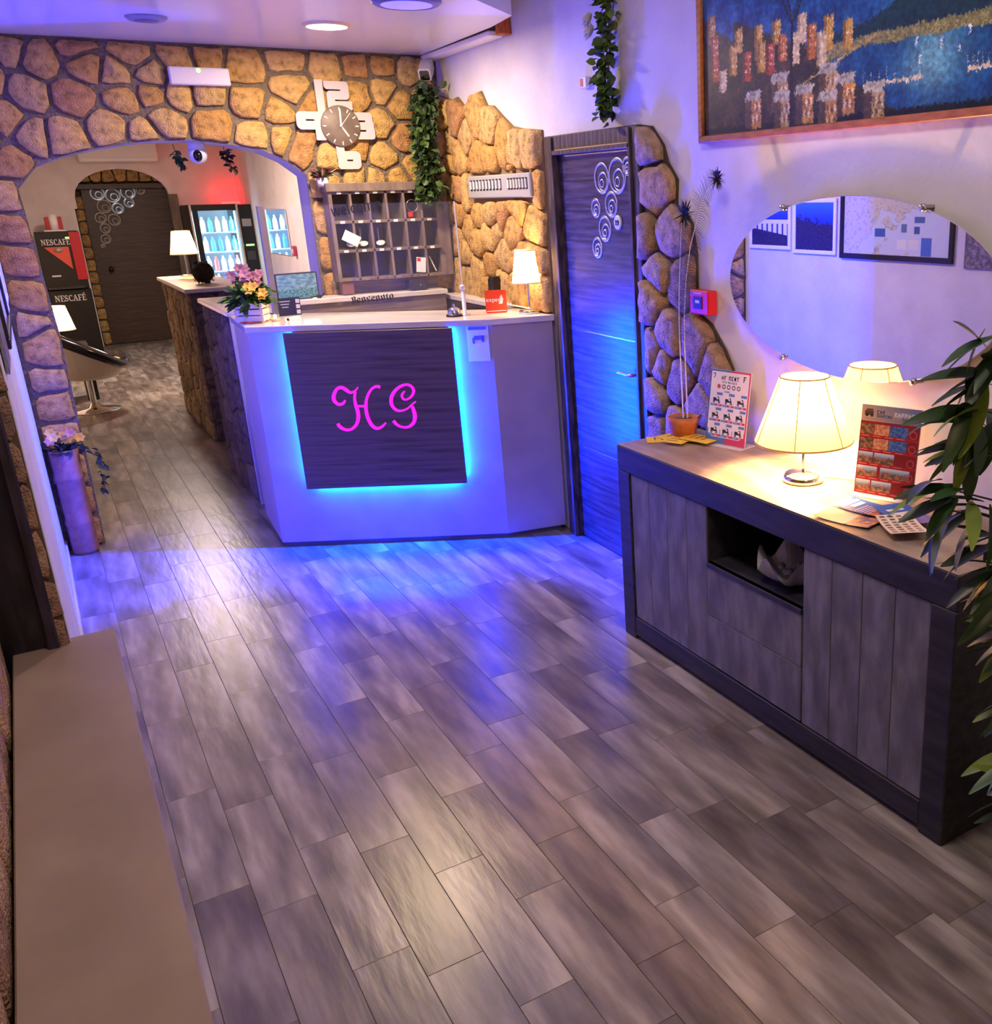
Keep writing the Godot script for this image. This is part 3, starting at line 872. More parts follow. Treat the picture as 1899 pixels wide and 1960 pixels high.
# ---------------------------------------------------------------- what stands round the desk
func lamp(label: String, at: Vector3, base_r: float, base_y: float, r0: float, r1: float, y0: float, y1: float, energy: float, pleats := 0, group := "", shade_glow := 0.0) -> Node3D:
	var t := thing("table_lamp", label, "lamp", at, 0.0, group)
	var chrome := M("d9d6d4", 0.12, 1.0)
	obj("base", lathe(mb(), [Vector2(0, 0), Vector2(base_r * 0.97, 0), Vector2(base_r, 0.006), Vector2(base_r, 0.014), Vector2(base_r * 0.9, base_y), Vector2(0.012, base_y + 0.006), Vector2(0, base_y + 0.006)], 40), chrome, t)
	obj("pole", tube(mb(), [Vector3(0, base_y, 0), Vector3(0, y0 + (y1 - y0) * 0.4, 0)], [0.0065], 10), chrome, t)
	var cloth := StandardMaterial3D.new()
	cloth.albedo_color = Color("ffe6b8") if pleats else Color("fff4e2")
	cloth.roughness = 0.9
	cloth.backlight_enabled = true
	cloth.backlight = Color(0.3, 0.225, 0.1).linear_to_srgb() if pleats else Color(0.85, 0.7, 0.5).linear_to_srgb()
	var seg := 240 if pleats else 48
	var shade := obj("lamp_shade", lathe(mb(), [Vector2(r0, y0), Vector2(lerpf(r0, r1, 0.5), (y0 + y1) / 2), Vector2(r1, y1)], seg, Transform3D(), 0.0011 if pleats else 0.0, pleats), cloth, t)
	var trim := M("c9a468", 0.7) if pleats else M("f0e2c4", 0.7)
	var rim := []
	var rim2 := []
	for i in 49:
		rim.append(Vector3(cos(TAU * i / 48) * r0, y0, sin(TAU * i / 48) * r0))
		rim2.append(Vector3(cos(TAU * i / 48) * r1, y1, sin(TAU * i / 48) * r1))
	obj("rim", tube(mb(), rim, [0.0035], 6), trim, shade)
	obj("rim", tube(mb(), rim2, [0.003], 6), trim, shade)
	if pleats:
		for i in 6:
			var a := TAU * (i + 0.35) / 6
			obj("rib", tube(mb(), [Vector3(cos(a) * (r0 + 0.001), y0, sin(a) * (r0 + 0.001)), Vector3(cos(a) * (r1 + 0.001), y1, sin(a) * (r1 + 0.001))], [0.0018], 5), trim, shade)
	var bulb_y := y0 + (y1 - y0) * 0.55
	obj("bulb", ball(mb(), Vector3(0, bulb_y, 0), Vector3(0.026, 0.032, 0.026)), glow("ffd8a0", 2.0), t)
	lit(OmniLight3D.new(), Vector3(0, bulb_y, 0), "ffc98a", energy, t, 0.025)
	return t

func build_reception() -> void:
	var wood := grained(noise_tex(150, 0.008, [0.0, "5d4e4a", 0.4, "75645e", 0.7, "8b7a72", 1.0, "9c8b82"], 5), Vector3(0.7, 7, 7), 0.4)
	var top := grained(noise_tex(151, 0.02, [0.0, "d5cdcb", 1.0, "ebe4e2"], 3), Vector3(1, 3, 3), 0.25)
	# back counter under the key rack and the ledge along the right wall
	var bc := thing("back_counter", "brown wood back counter with a white top under the key rack", "counter", Vector3(1.69, 0, -6.1))
	obj("counter_top", bx(Vector3(0, 1.29, 0), Vector3(1.04, 0.03, 0.19), 0.003), top, bc)
	obj("front_panel", bx(Vector3(0, 0.637, 0.07), Vector3(1.02, 1.274, 0.02), 0.002), wood, bc)
	obj("splashback", bx(Vector3(0.19, 1.345, -0.085), Vector3(0.66, 0.08, 0.015), 0.002), wood, bc)
	var lg := thing("ledge_shelf", "narrow white ledge with dark wood front along the right stone wall", "shelf", Vector3(2.285, 0, -5.7))
	obj("ledge_top", bx(Vector3(0, 1.25, 0), Vector3(0.11, 0.03, 0.92), 0.003), top, lg)
	obj("front_panel", bx(Vector3(-0.042, 0.617, 0), Vector3(0.02, 1.234, 0.9), 0.002), wenge(Vector3(5, 6, 0.6), 0.4, "3a2f34", "4c4046", "5a4e54"), lg)
	# key rack: six by three pigeonholes
	var rack_m := grained(noise_tex(152, 0.01, [0.0, "685a54", 0.5, "7d6e66", 1.0, "93847a"], 5), Vector3(5, 0.8, 5), 0.5)
	var rk := thing("key_rack", "grey-brown wooden key rack with eighteen pigeonholes on the stone wall", "key rack", Vector3(1.905, 1.385, -6.2))
	var W := 0.64
	var H := 0.52
	obj("back_panel", bx(Vector3(0, H / 2, 0.008), Vector3(W, H, 0.016), 0.0), M("4a403e", 0.6), rk)
	obj("cornice", bx(Vector3(0, H + 0.02, 0.07), Vector3(W + 0.06, 0.05, 0.15), 0.004), rack_m, rk)
	obj("side_board", bx(Vector3(-W / 2 - 0.01, H / 2, 0.065), Vector3(0.022, H, 0.13), 0.002), rack_m, rk)
	obj("side_board", bx(Vector3(W / 2 + 0.035, H / 2, 0.05), Vector3(0.08, H, 0.1), 0.002), rack_m, rk)
	for i in 4:
		obj("shelf", bx(Vector3(0, i * (H - 0.02) / 3 + 0.01, 0.065), Vector3(W, 0.016, 0.13), 0.001), rack_m, rk)
	for i in 5:
		obj("divider", bx(Vector3(-W / 2 + (i + 1) * W / 6, H / 2, 0.065), Vector3(0.014, H, 0.13), 0.001), rack_m, rk)
	for r in 3:
		for c in 6:
			obj("number_tab", bx(Vector3(-W / 2 + (c + 0.5) * W / 6 - 0.01, (r + 1) * (H - 0.02) / 3 + 0.01, 0.132), Vector3(0.026, 0.014, 0.003), 0.0), M("f4f2ea", 0.5), rk)
	obj("foot", bx(Vector3(-W / 2 + 0.03, -0.038, 0.08), Vector3(0.07, 0.076, 0.08), 0.003), M("7c5248", 0.6), rk)
	# papers and keys left in the pigeonholes
	var at := func(c: float, r: float, z: float) -> Vector3: return Vector3(1.905 - W / 2 + (c + 0.5) * W / 6, 1.385 + r * (H - 0.02) / 3 + 0.02, -6.2 + z)
	var p := tag(obj("paper_slip", bx(Vector3(0, 0.035, 0), Vector3(0.1, 0.062, 0.002), 0.0), M("f2f0f4", 0.6)), "white paper slip lying askew in the left middle pigeonhole", "paper")
	p.transform = Transform3D(Basis(Vector3(0, 0, 1), -0.5), at.call(0.1, 1.2, 0.14))
	p = tag(obj("paper_slip", bx(Vector3(0, 0.045, 0), Vector3(0.06, 0.09, 0.002), 0.0), M("f6f2f4", 0.6)), "white card with a red corner in a lower pigeonhole", "paper")
	p.transform = Transform3D(Basis(Vector3(0, 0, 1), -0.12), at.call(4.05, 0.05, 0.135))
	obj("red_corner", bx(Vector3(-0.015, 0.075, 0.0015), Vector3(0.022, 0.02, 0.001), 0.0), M("d02a34", 0.6), p)
	for k in [[1.0, 1.02, "black key fob with a white disc in the second middle pigeonhole"], [2.0, 1.02, "black key fob with a pale tag in the third middle pigeonhole"], [0.25, 1.02, "dark key fob under the askew paper slip"]]:
		var f := thing("key_fob", k[2], "key", at.call(k[0], k[1], 0.09), rnd(-0.5, 0.5), "room keys in the rack")
		obj("fob", ball(mb(), Vector3(0, 0.014, 0), Vector3(0.036, 0.014, 0.028)), M("16161a", 0.4), f)
		obj("disc", lathe(mb(), [Vector2(0, 0), Vector2(0.026, 0), Vector2(0.026, 0.006), Vector2(0, 0.006)], 20, Transform3D(Basis(Vector3(1, 0, 0), 0.5), Vector3(0.005, 0.024, 0.02))), M("ecebe6", 0.4), f)
		obj("key_blade", bx(Vector3(-0.01, 0.07, -0.01), Vector3(0.008, 0.09, 0.003), 0.001), M("b0acaa", 0.3, 0.9), f)
	var rt := thing("key_tag", "small red key tag on a wire loop in a top pigeonhole", "key", at.call(4.0, 2.02, 0.1))
	obj("tag_plate", bx(Vector3(-0.01, 0.017, 0), Vector3(0.034, 0.032, 0.012), 0.004), M("c41824", 0.4), rt)
	obj("loop", ring(mb(), Vector3(0.005, 0.07, 0), 0.035, 0.0022), M("b8b4b0", 0.3, 0.9), rt)
	var pen := obj("pen", tube(mb(), [Vector3(0, 0, 0), Vector3(-0.03, 0.09, -0.02)], [0.004], 8), M("e6e0d8", 0.4))
	tag(pen, "pale pen leaning in the lower right pigeonhole", "pen")
	pen.position = at.call(5.1, 0.05, 0.1)
	# things on the back counter
	var sp := thing("speaker", "small dark speaker with rounded corners on the white counter below the key rack", "speaker", Vector3(2.035, 1.305, -6.06))
	obj("body", extrude(mb(), round_rect(-0.055, 0.0, 0.055, 0.066, 0.016), -0.05, 0.03, Transform3D(), 0.004), M("22222c", 0.35), sp)
	obj("grille", extrude(mb(), round_rect(-0.042, 0.012, 0.045, 0.056, 0.01), 0.03, 0.033), M("2e2e3c", 0.6), sp)
	obj("knob", ball(mb(), Vector3(0.01, 0.035, 0.034), Vector3(0.005, 0.005, 0.004)), M("c0c0c4", 0.3, 0.8), sp)
	var mon := thing("monitor", "flat screen showing a pale blue picture on the back counter", "monitor", Vector3(1.33, 1.305, -6.1), 0.15)
	obj("bezel", bx(Vector3(0, 0.075, -0.02), Vector3(0.25, 0.15, 0.02), 0.003), M("20202a", 0.4), mon)
	var scr_im := Image.create(64, 40, false, Image.FORMAT_RGB8)
	var nz := FastNoiseLite.new()
	nz.frequency = 0.08
	for y in 40:
		for x in 64:
			scr_im.set_pixel(x, y, Color("6a9cc8").lerp(Color("cfe6f4"), clampf(0.5 + nz.get_noise_2d(x, y * 2), 0, 1)) if y < 26 else Color("3f8c98").lerp(Color("e0f0f0"), clampf(nz.get_noise_2d(x * 3, y * 3) + 0.3, 0, 1)))
	var sm := StandardMaterial3D.new()
	sm.albedo_color = Color.BLACK
	sm.emission_enabled = true
	sm.emission_operator = BaseMaterial3D.EMISSION_OP_MULTIPLY
	sm.emission = Color.WHITE
	sm.emission_texture = ImageTexture.create_from_image(scr_im)
	sm.emission_energy_multiplier = 0.6
	sm.roughness = 0.2
	obj("screen", picture_quad(0.235, 0.135, Vector3(0, 0.075, -0.0095)), sm, mon)
	area(Vector3(0, 0.075, 0.0), Vector3(0, 0, 1), Vector3.UP, Vector2(0.22, 0.12), "a8d0f0", 0.03, mon)
	obj("foot", bx(Vector3(0, 0.004, 0), Vector3(0.12, 0.008, 0.09), 0.002), M("20202a", 0.4), mon)
	var mic := obj("microphone", ball(tube(mb(), [Vector3(0, 0, 0), Vector3(0.03, 0.03, 0.01)], [0.006], 8), Vector3(-0.006, 0.012, 0), Vector3(0.014, 0.012, 0.012)), M("18181e", 0.5))
	tag(mic, "small dark microphone in front of the pale blue screen", "microphone")
	mic.position = Vector3(1.43, 1.306, -6.04)
	var sign_ := thing("desk_sign", "dark blue sign card with white lines standing on the desk behind the screen post", "sign", Vector3(1.215, 1.238, -5.86), 0.1)
	obj("card", bx(Vector3(0, 0.05, 0), Vector3(0.125, 0.1, 0.003), 0.0), M("1a1d4c", 0.4), sign_)
	for i in 3: obj("text_line", bx(Vector3(-0.025, 0.08 - i * 0.016, 0.0025), Vector3(0.06 - i * 0.012, 0.005, 0.001), 0.0), M("9aa0dc", 0.5), sign_)
	for i in 3: obj("side_mark", bx(Vector3(0.047, 0.078 - i * 0.03, 0.0025), Vector3(0.022, 0.022, 0.001), 0.0), M("b4b4d8", 0.5), sign_)
	var pc := thing("price_card", "white card with a small black square lying at the desk front edge", "card", Vector3(1.165, 1.238, -5.57), 0.54)
	obj("card", box(mb(), Vector3(0, 0.012, 0), Vector3(0.11, 0.024, 0.004), 0.0, Transform3D(Basis(Vector3(1, 0, 0), -0.4), Vector3.ZERO)), M("e8e4e0", 0.5), pc)
	obj("code_square", box(mb(), Vector3(-0.035, 0.012, 0.0028), Vector3(0.016, 0.014, 0.001), 0.0, Transform3D(Basis(Vector3(1, 0, 0), -0.4), Vector3.ZERO)), M("1c1c20", 0.5), pc)
	var cd := thing("tealight", "small glowing amber tealight on the desk beside the flower crate", "candle", Vector3(1.085, 1.238, -5.63))
	obj("cup", lathe(mb(), [Vector2(0.0, 0), Vector2(0.02, 0), Vector2(0.023, 0.016), Vector2(0.0, 0.014)], 20), M("e0c8a0", 0.4), cd)
	obj("flame", ball(mb(), Vector3(0, 0.024, 0), Vector3(0.009, 0.014, 0.009)), glow("ffb060", 3.0), cd)
	lit(OmniLight3D.new(), Vector3(0, 0.024, 0), "ffa050", 0.02, cd, 0.01)
	# bell, orange card, cup, lamp on the right of the desk
	var bl := thing("desk_bell", "shiny chrome call bell on the front edge of the desk", "bell", Vector3(1.9, 1.238, -5.1))
	obj("base", lathe(mb(), [Vector2(0, 0), Vector2(0.045, 0), Vector2(0.045, 0.008), Vector2(0.038, 0.014), Vector2(0, 0.014)], 28), M("16161c", 0.4), bl)
	obj("dome", lathe(mb(), [Vector2(0.038, 0.014), Vector2(0.037, 0.026), Vector2(0.028, 0.042), Vector2(0.012, 0.051), Vector2(0, 0.053)], 28), M("e0e0e4", 0.08, 1.0), bl)
	obj("plunger", tube(mb(), [Vector3(0, 0.05, 0), Vector3(0, 0.066, 0)], [0.005], 10), M("d0d0d4", 0.1, 1.0), bl)
	var oc := thing("orange_card", "orange card with a white symbol standing at the back of the desk", "card", Vector3(2.135, 1.238, -5.07), -0.35)
	obj("card", extrude(mb(), round_rect(-0.058, 0.0, 0.058, 0.125, 0.01), -0.002, 0.002), M("e0431c", 0.5), oc)
	var words := obj("lettering", text_mesh("expert", 0.028, 0.001, 0.0, false, 700), M("f6e8e0", 0.5), oc)
	words.position = Vector3(-0.01, 0.072, 0.003)
	obj("emblem", extrude(mb(), PackedVector2Array([Vector2(0.012, 0.05), Vector2(0.034, 0.05), Vector2(0.04, 0.075), Vector2(0.032, 0.1), Vector2(0.022, 0.086), Vector2(0.02, 0.066)]), 0.002, 0.003), M("f6e8e0", 0.5), oc)
	obj("base_line", bx(Vector3(0, 0.012, 0.0025), Vector3(0.105, 0.004, 0.001), 0.0), M("f6e8e0", 0.5), oc)
	var cup := thing("black_cup", "small black holder on the white ledge against the stone wall", "cup", Vector3(2.285, 1.266, -5.42))
	obj("body", extrude(mb(), round_rect(-0.035, 0.0, 0.035, 0.13, 0.006), -0.03, 0.03, Transform3D(Basis(Vector3.UP, -PI / 2), Vector3.ZERO), 0.004), M("17161c", 0.35), cup)
	obj("lid", bx(Vector3(0, 0.136, 0), Vector3(0.05, 0.014, 0.06), 0.003), M("24232b", 0.35), cup)
	lamp("slim white lamp glowing on the reception desk against the stone wall", Vector3(2.27, 1.238, -4.93), 0.06, 0.02, 0.085, 0.058, 0.165, 0.335, 0.26)
	var cable := obj("lamp_cable", tube(mb(), [Vector3(2.25, 1.268, -5.44), Vector3(2.25, 1.268, -5.36), Vector3(2.25, 1.268, -5.25), Vector3(2.248, 1.268, -5.15), Vector3(2.25, 1.268, -5.05), Vector3(2.25, 1.268, -4.98), Vector3(2.25, 1.268, -4.88)], [0.0035], 6), M("ece6da", 0.5))
	tag(cable, "thin white lamp cable along the ledge below the stones", "cable")
	# flower crate on the left end
	var cr := thing("flower_crate", "white slatted crate holding pink and yellow flowers on the desk's left end", "planter", Vector3(0.985, 1.238, -5.7), -0.5)
	var cw := M("e4dde6", 0.55)
	for i in 3:
		for s in [-1, 1]:
			obj("slat", bx(Vector3(0, 0.022 + i * 0.034, s * 0.055), Vector3(0.15, 0.028, 0.008), 0.001), cw, cr)
			obj("slat", bx(Vector3(s * 0.071, 0.022 + i * 0.034, 0), Vector3(0.008, 0.028, 0.1), 0.001), cw, cr)
	for sx in [-1, 1]:
		for sz in [-1, 1]: obj("corner_post", bx(Vector3(sx * 0.063, 0.053, sz * 0.046), Vector3(0.012, 0.104, 0.012), 0.001), cw, cr)
	obj("soil", bx(Vector3(0, 0.07, 0), Vector3(0.13, 0.05, 0.1), 0.0), M("2a221e", 0.95), cr)
	for lot in [["foliage", "2f5226", 170, 0.085], ["foliage", "4b7a30", 110, 0.08]]:
		var st := mb()
		for i in lot[2]:
			var d := Vector3(rnd(-1, 1), rnd(-0.15, 1.1), rnd(-1, 1)).normalized()
			var st_at := Vector3(rnd(-0.05, 0.05), 0.09 + rnd(0, 0.06), rnd(-0.04, 0.04)) + d * rnd(0.0, 0.06)
			leaf(st, Transform3D(look(d, rnd(-1, 1)), st_at), rnd(0.6, 1.0) * lot[3], 0.03, 0.35)
		obj(lot[0], st, M(lot[1], 0.6), cr)
	for k in 22:
		var q := Vector3(rnd(-0.07, 0.09), rnd(0.2, 0.29), rnd(-0.05, 0.06))
		if k > 15: q = Vector3(rnd(-0.02, 0.11), rnd(0.14, 0.2), rnd(0.06, 0.11))
		var st := mb()
		for j in 6:
			var a := TAU * j / 6
			leaf(st, Transform3D(Basis(Vector3(1, 0, 0), 0.9) * look(Vector3(cos(a), 0.6, sin(a))), q), 0.032, 0.026, 0.3, 3)
		obj("blossom", st, M("b07890" if k < 10 else "8c5a78" if k < 16 else "e6b24a", 0.6), cr)
		obj("stem", tube(mb(), [Vector3(q.x * 0.4, 0.09, q.z * 0.4), q], [0.002], 5), M("3c5a2a", 0.6), cr)
	# breaker panel and the low end of the counter run
	var kp := thing("breaker_panel", "grey breaker box with a row of switches on the stone wall", "switch panel", Vector3(2.335, 1.905, -5.33), -PI / 2)
	obj("body", bx(Vector3(0, 0, 0), Vector3(0.86, 0.125, 0.05), 0.006), M("a7a9ae", 0.45), kp)
	for i in 17:
		var xx := 0.0
		if i < 10: xx = -0.375 + i * 0.047
		else: xx = 0.16 + (i - 10) * 0.038
		obj("switch_slot", bx(Vector3(xx, 0.01, 0.0255), Vector3(0.026, 0.06, 0.003), 0.0), M("24242a", 0.5), kp)
		obj("switch", bx(Vector3(xx + 0.004, 0.01, 0.031), Vector3(0.013, 0.044, 0.01), 0.002), M("d9dade", 0.4), kp)

# ---------------------------------------------------------------- the passage behind the arch
func bottle_mesh() -> SurfaceTool:
	return lathe(mb(), [Vector2(0, 0), Vector2(0.032, 0), Vector2(0.034, 0.01), Vector2(0.034, 0.11), Vector2(0.03, 0.14), Vector2(0.014, 0.17), Vector2(0.013, 0.2), Vector2(0, 0.2)], 12)

func build_rear_room() -> void:
	var brown := grained(noise_tex(160, 0.008, [0.0, "2a1d15", 0.5, "38281e", 1.0, "4a382c"], 5), Vector3(0.6, 6, 6), 0.45)
	var frame_m := grained(noise_tex(161, 0.008, [0.0, "57483c", 1.0, "7a6a5a"], 5), Vector3(6, 0.7, 6), 0.5)
	# door in the arched niche
	var d := struct("door_3", bx(Vector3(1.4, 1.06, -15.95), Vector3(1.1, 2.12, 0.05), 0.003), brown)
	obj("door_frame", bx(Vector3(1.93, 1.0, -15.72), Vector3(0.12, 2.0, 0.1), 0.005), frame_m, d)
	obj("door_frame", bx(Vector3(1.38, 2.12, -15.9), Vector3(1.14, 0.07, 0.1), 0.005), brown, d)
	obj("door_handle", ball(tube(mb(), [Vector3(1.02, 1.03, -15.92), Vector3(1.02, 1.03, -15.86)], [0.012], 8), Vector3(1.02, 1.03, -15.86), Vector3(0.03, 0.04, 0.03)), M("1c1816", 0.4), d)
	var pale := M("a9c4dc", 0.2, 0.3)
	var tin := M("7e766e", 0.4, 0.3)
	var k := 0
	for c in [[1.04, 2.03, 0.091], [1.22, 2.0, 0.096], [1.41, 2.04, 0.096], [1.57, 2.06, 0.057], [1.4, 1.9, 0.064], [1.25, 1.83, 0.073], [1.09, 1.86, 0.091], [1.18, 1.68, 0.08], [1.02, 1.71, 0.073], [1.05, 1.57, 0.068], [1.03, 1.43, 0.064], [0.98, 1.34, 0.027]]:
		var st := mb()
		ring(st, Vector3(c[0], c[1], -15.922), c[2] * 0.9, 0.014, Transform3D(), 0.004)
		ring(st, Vector3(c[0] + c[2] * 0.15, c[1] - c[2] * 0.2, -15.922), c[2] * 0.45, 0.011, Transform3D(), 0.004)
		obj("ring_ornament", st, pale if k in [0, 1, 2, 4, 5] else tin, d)
		k += 1
	# stones of the niche, left of the door and above it
	var niche := struct("wall_niche", bx(Vector3(1.38, 1.25, -16.05), Vector3(1.5, 2.5, 0.1), 0.0), M("5a4a38", 0.95))
	var seeds := PackedVector2Array()
	for i in 12: seeds.append(Vector2(0.79 + rnd(-0.04, 0.04), 0.1 + i * 0.165))
	for i in 7: seeds.append(Vector2(0.9 + i * 0.15, 2.25 + rnd(-0.02, 0.04)))
	var nm := stone_palette(["b8965c", "a88650"], 170)
	stones(niche, seeds.slice(0, 12), rect2(0.735, 0.0, 0.85, 2.0), [], 0.008, 0.03, Transform3D(Basis(), Vector3(0, 0, -15.915)), nm, 21, 0.25)
	stones(niche, seeds.slice(12), rect2(0.8, 2.17, 1.9, 2.4), [], 0.008, 0.03, Transform3D(Basis(), Vector3(0, 0, -15.86)), nm, 22, 0.25)
	obj("niche_side", bx(Vector3(0.79, 1.0, -15.94), Vector3(0.12, 2.0, 0.05), 0.0), M("4a3d30", 0.95), niche)
	# hot drinks machine
	var cm := thing("coffee_machine", "tall black and red hot drinks machine at the end of the passage", "vending machine", Vector3(0.44, 0, -15.35))
	var black := M("0c0a0b", 0.35)
	obj("cabinet", bx(Vector3(0, 0.42, 0), Vector3(0.5, 0.84, 0.5), 0.006), black, cm)
	obj("upper_body", bx(Vector3(0, 1.21, 0.0), Vector3(0.48, 0.72, 0.46), 0.006), black, cm)
	obj("red_side", bx(Vector3(0.19, 1.26, 0.235), Vector3(0.12, 0.6, 0.02), 0.003), M("b81420", 0.4), cm)
	obj("picture_panel", extrude(mb(), PackedVector2Array([Vector2(-0.17, 1.38), Vector2(0.1, 1.38), Vector2(0.1, 1.1)]), 0.23, 0.242), M("e0503c", 0.4), cm)
	obj("cup_picture", ball(mb(), Vector3(-0.02, 1.34, 0.243), Vector3(0.06, 0.035, 0.004)), M("f4c8b0", 0.5), cm)
	obj("tray", bx(Vector3(-0.02, 0.87, 0.26), Vector3(0.4, 0.03, 0.12), 0.004), M("332e30", 0.3), cm)
	obj("display", bx(Vector3(0.12, 1.49, 0.237), Vector3(0.07, 0.02, 0.004), 0.0), glow("90ff40", 1.5), cm)
	obj("label_plate", bx(Vector3(-0.1, 1.02, 0.237), Vector3(0.1, 0.02, 0.004), 0.0), M("d8d4d4", 0.5), cm)
	for q in [[-0.03, 1.44, 0.1], [0.0, 0.735, 0.11]]:
		var w := obj("lettering", text_mesh("NESCAFÉ", q[2], 0.004, 0.0, true, 700), M("d8d2ce", 0.5), cm)
		w.position = Vector3(q[0], q[1], 0.24 if q[1] > 1 else 0.255)
		w.scale = Vector3(0.68, 1, 1)
	var cp := thing("cup_tower", "red and white cup dispenser standing on the hot drinks machine", "dispenser", Vector3(0.44, 1.57, -15.3))
	obj("body", bx(Vector3(0, 0.09, -0.02), Vector3(0.19, 0.18, 0.14), 0.006), M("b8202a", 0.4), cp)
	obj("cups", lathe(mb(), [Vector2(0, 0), Vector2(0.045, 0), Vector2(0.05, 0.2), Vector2(0, 0.2)], 16, Transform3D(Basis(), Vector3(0, 0.01, 0.05))), M("f0e8e4", 0.5), cp)
	obj("foot", bx(Vector3(0, 0.01, 0.06), Vector3(0.25, 0.02, 0.12), 0.002), M("e8e0dc", 0.5), cp)
	# glass fronted drinks machine
	var vm := thing("drinks_machine", "tall black drinks machine with a bright blue glass front", "vending machine", Vector3(2.4, 0, -15.3))
	obj("side_panel", bx(Vector3(-0.39, 0.92, 0), Vector3(0.03, 1.84, 0.75), 0.004), M("121016", 0.3), vm)
	obj("cabinet", bx(Vector3(0.3, 0.92, 0), Vector3(0.22, 1.84, 0.75), 0.004), M("14121a", 0.3), vm)
	obj("back_panel", bx(Vector3(-0.1, 0.92, -0.35), Vector3(0.6, 1.8, 0.03), 0.0), M("cfe8f6", 0.5), vm)
	obj("top_panel", bx(Vector3(-0.1, 1.81, 0), Vector3(0.6, 0.08, 0.75), 0.004), M("121016", 0.3), vm)
	obj("base_panel", bx(Vector3(-0.1, 0.35, 0), Vector3(0.6, 0.7, 0.75), 0.004), M("121016", 0.3), vm)
	obj("pane", bx(Vector3(-0.1, 1.25, 0.36), Vector3(0.56, 1.06, 0.008), 0.0), glass(0.05), vm)
	for x in [-0.385, 0.2, 0.4]: obj("chrome_bar", bx(Vector3(x, 1.1, 0.385), Vector3(0.03, 1.5, 0.03), 0.006), M("d8d2c4", 0.25, 0.9), vm)
	obj("door_edge", bx(Vector3(-0.33, 1.2, 0.37), Vector3(0.07, 1.2, 0.02), 0.003), M("0c0b10", 0.3), vm)
	obj("panel_label", bx(Vector3(0.3, 1.6, 0.378), Vector3(0.12, 0.1, 0.004), 0.0), M("9a9a98", 0.5), vm)
	obj("selector", bx(Vector3(0.3, 1.16, 0.378), Vector3(0.11, 0.12, 0.004), 0.0), M("3c3c40", 0.5), vm)
	obj("display", bx(Vector3(0.3, 1.3, 0.378), Vector3(0.11, 0.025, 0.004), 0.0), glow("40ff30", 1.2), vm)
	for y in [0.72, 0.96, 1.22, 1.48]: obj("shelf", bx(Vector3(-0.1, y, 0), Vector3(0.57, 0.015, 0.6), 0.0), M("e4f4fc", 0.4), vm)
	for s in [-1, 1]:
		obj("light_tube", bx(Vector3(-0.1 + s * 0.27, 1.25, 0.32), Vector3(0.02, 1.02, 0.02), 0.0), glow("b8e8ff", 2.0), vm)
		area(Vector3(-0.1 + s * 0.255, 1.25, 0.31), Vector3(-s, 0, -0.9), Vector3.UP, Vector2(0.02, 1.0), "a8e0ff", 1.6, vm)
	var cols := [["3a62c8", "f2f4f8", "7a3a2a"], ["f4e4e4", "e8eef4", "c85a5a"], ["38b0e0", "e8f8fc", "2a8cd0"], ["e4f0f4", "38a8d8", "f0f4f4"]]
	var protos := {}
	for r in 4:
		for c in 6:
			var key: String = cols[r][(c * 2 + r) % 3]
			var at := Vector3(2.4 - 0.1 - 0.23 + c * 0.092, [0.73, 0.968, 1.228, 1.488][r], -15.3 + 0.22)
			if not protos.has(key):
				protos[key] = bottle_mesh().commit()
			var b := obj("bottle", protos[key], M(key, 0.25), null, at)
			tag(b, "%s bottle from the left on the %s lit shelf of the drinks machine" % [["first", "second", "third", "fourth", "fifth", "sixth"][c], ["lowest", "lower middle", "upper middle", "topmost"][r]], "bottle", "bottles in the drinks machine")
	# red light behind the machine
	var rl := thing("red_light", "small red light glowing on top of the drinks machine", "light", Vector3(2.62, 1.85, -15.4))
	obj("tube", bx(Vector3(0, 0.015, 0), Vector3(0.25, 0.03, 0.04), 0.004), glow("ff0818", 2.0), rl)
	lit(OmniLight3D.new(), Vector3(0.02, 0.08, -0.18), "ff0820", 0.11, rl, 0.04)
	area(Vector3(0.22, -0.6, 0.25), Vector3(1, 0, 0.2), Vector3.UP, Vector2(0.04, 1.4), "ff0820", 0.04, rl)
	# mirror and call point on the right wall of the passage
	var mr := thing("wall_mirror", "rectangular wall mirror on the passage's right wall reflecting the drinks machine", "mirror", Vector3(2.785, 1.5, -13.4), -PI / 2)
	obj("mirror_glass", bx(Vector3(0, 0, 0.008), Vector3(1.15, 0.55, 0.01), 0.002), M("f0f0f4", 0.02, 1.0), mr)
	obj("backing", bx(Vector3(0, 0, 0.001), Vector3(1.13, 0.53, 0.004), 0.0), M("303038", 0.5), mr)
	var cp2 := thing("call_point", "small red call point on the passage wall beside the mirror", "alarm", Vector3(2.785, 1.29, -12.6), -PI / 2)
	obj("body", bx(Vector3(0, 0, 0.02), Vector3(0.09, 0.12, 0.04), 0.006), M("b02030", 0.4), cp2)
	obj("window", bx(Vector3(0, 0, 0.041), Vector3(0.05, 0.05, 0.002), 0.0), M("efe6e8", 0.4), cp2)
	var ac := thing("air_conditioner", "long white air conditioner high on the end wall of the passage", "air conditioner", Vector3(1.35, 2.42, -15.6))
	obj("body", extrude(mb(), round_rect(-0.47, 0.0, 0.47, 0.24, 0.03), -0.15, 0.08, Transform3D(), 0.01), M("ece2dc", 0.5), ac)
	obj("flap", bx(Vector3(0, 0.03, 0.085), Vector3(0.86, 0.04, 0.01), 0.002), M("f4ece6", 0.5), ac)
	# stone counter at the left end of the run, and the dark wood one before it
	var sc := thing("stone_counter", "stone clad counter with a white top in the passage", "counter", Vector3(1.04, 0, -9.35))
	obj("core", bx(Vector3(0.2, 0.6, 0), Vector3(0.38, 1.2, 1.66), 0.0), M("5c5048", 0.95), sc)
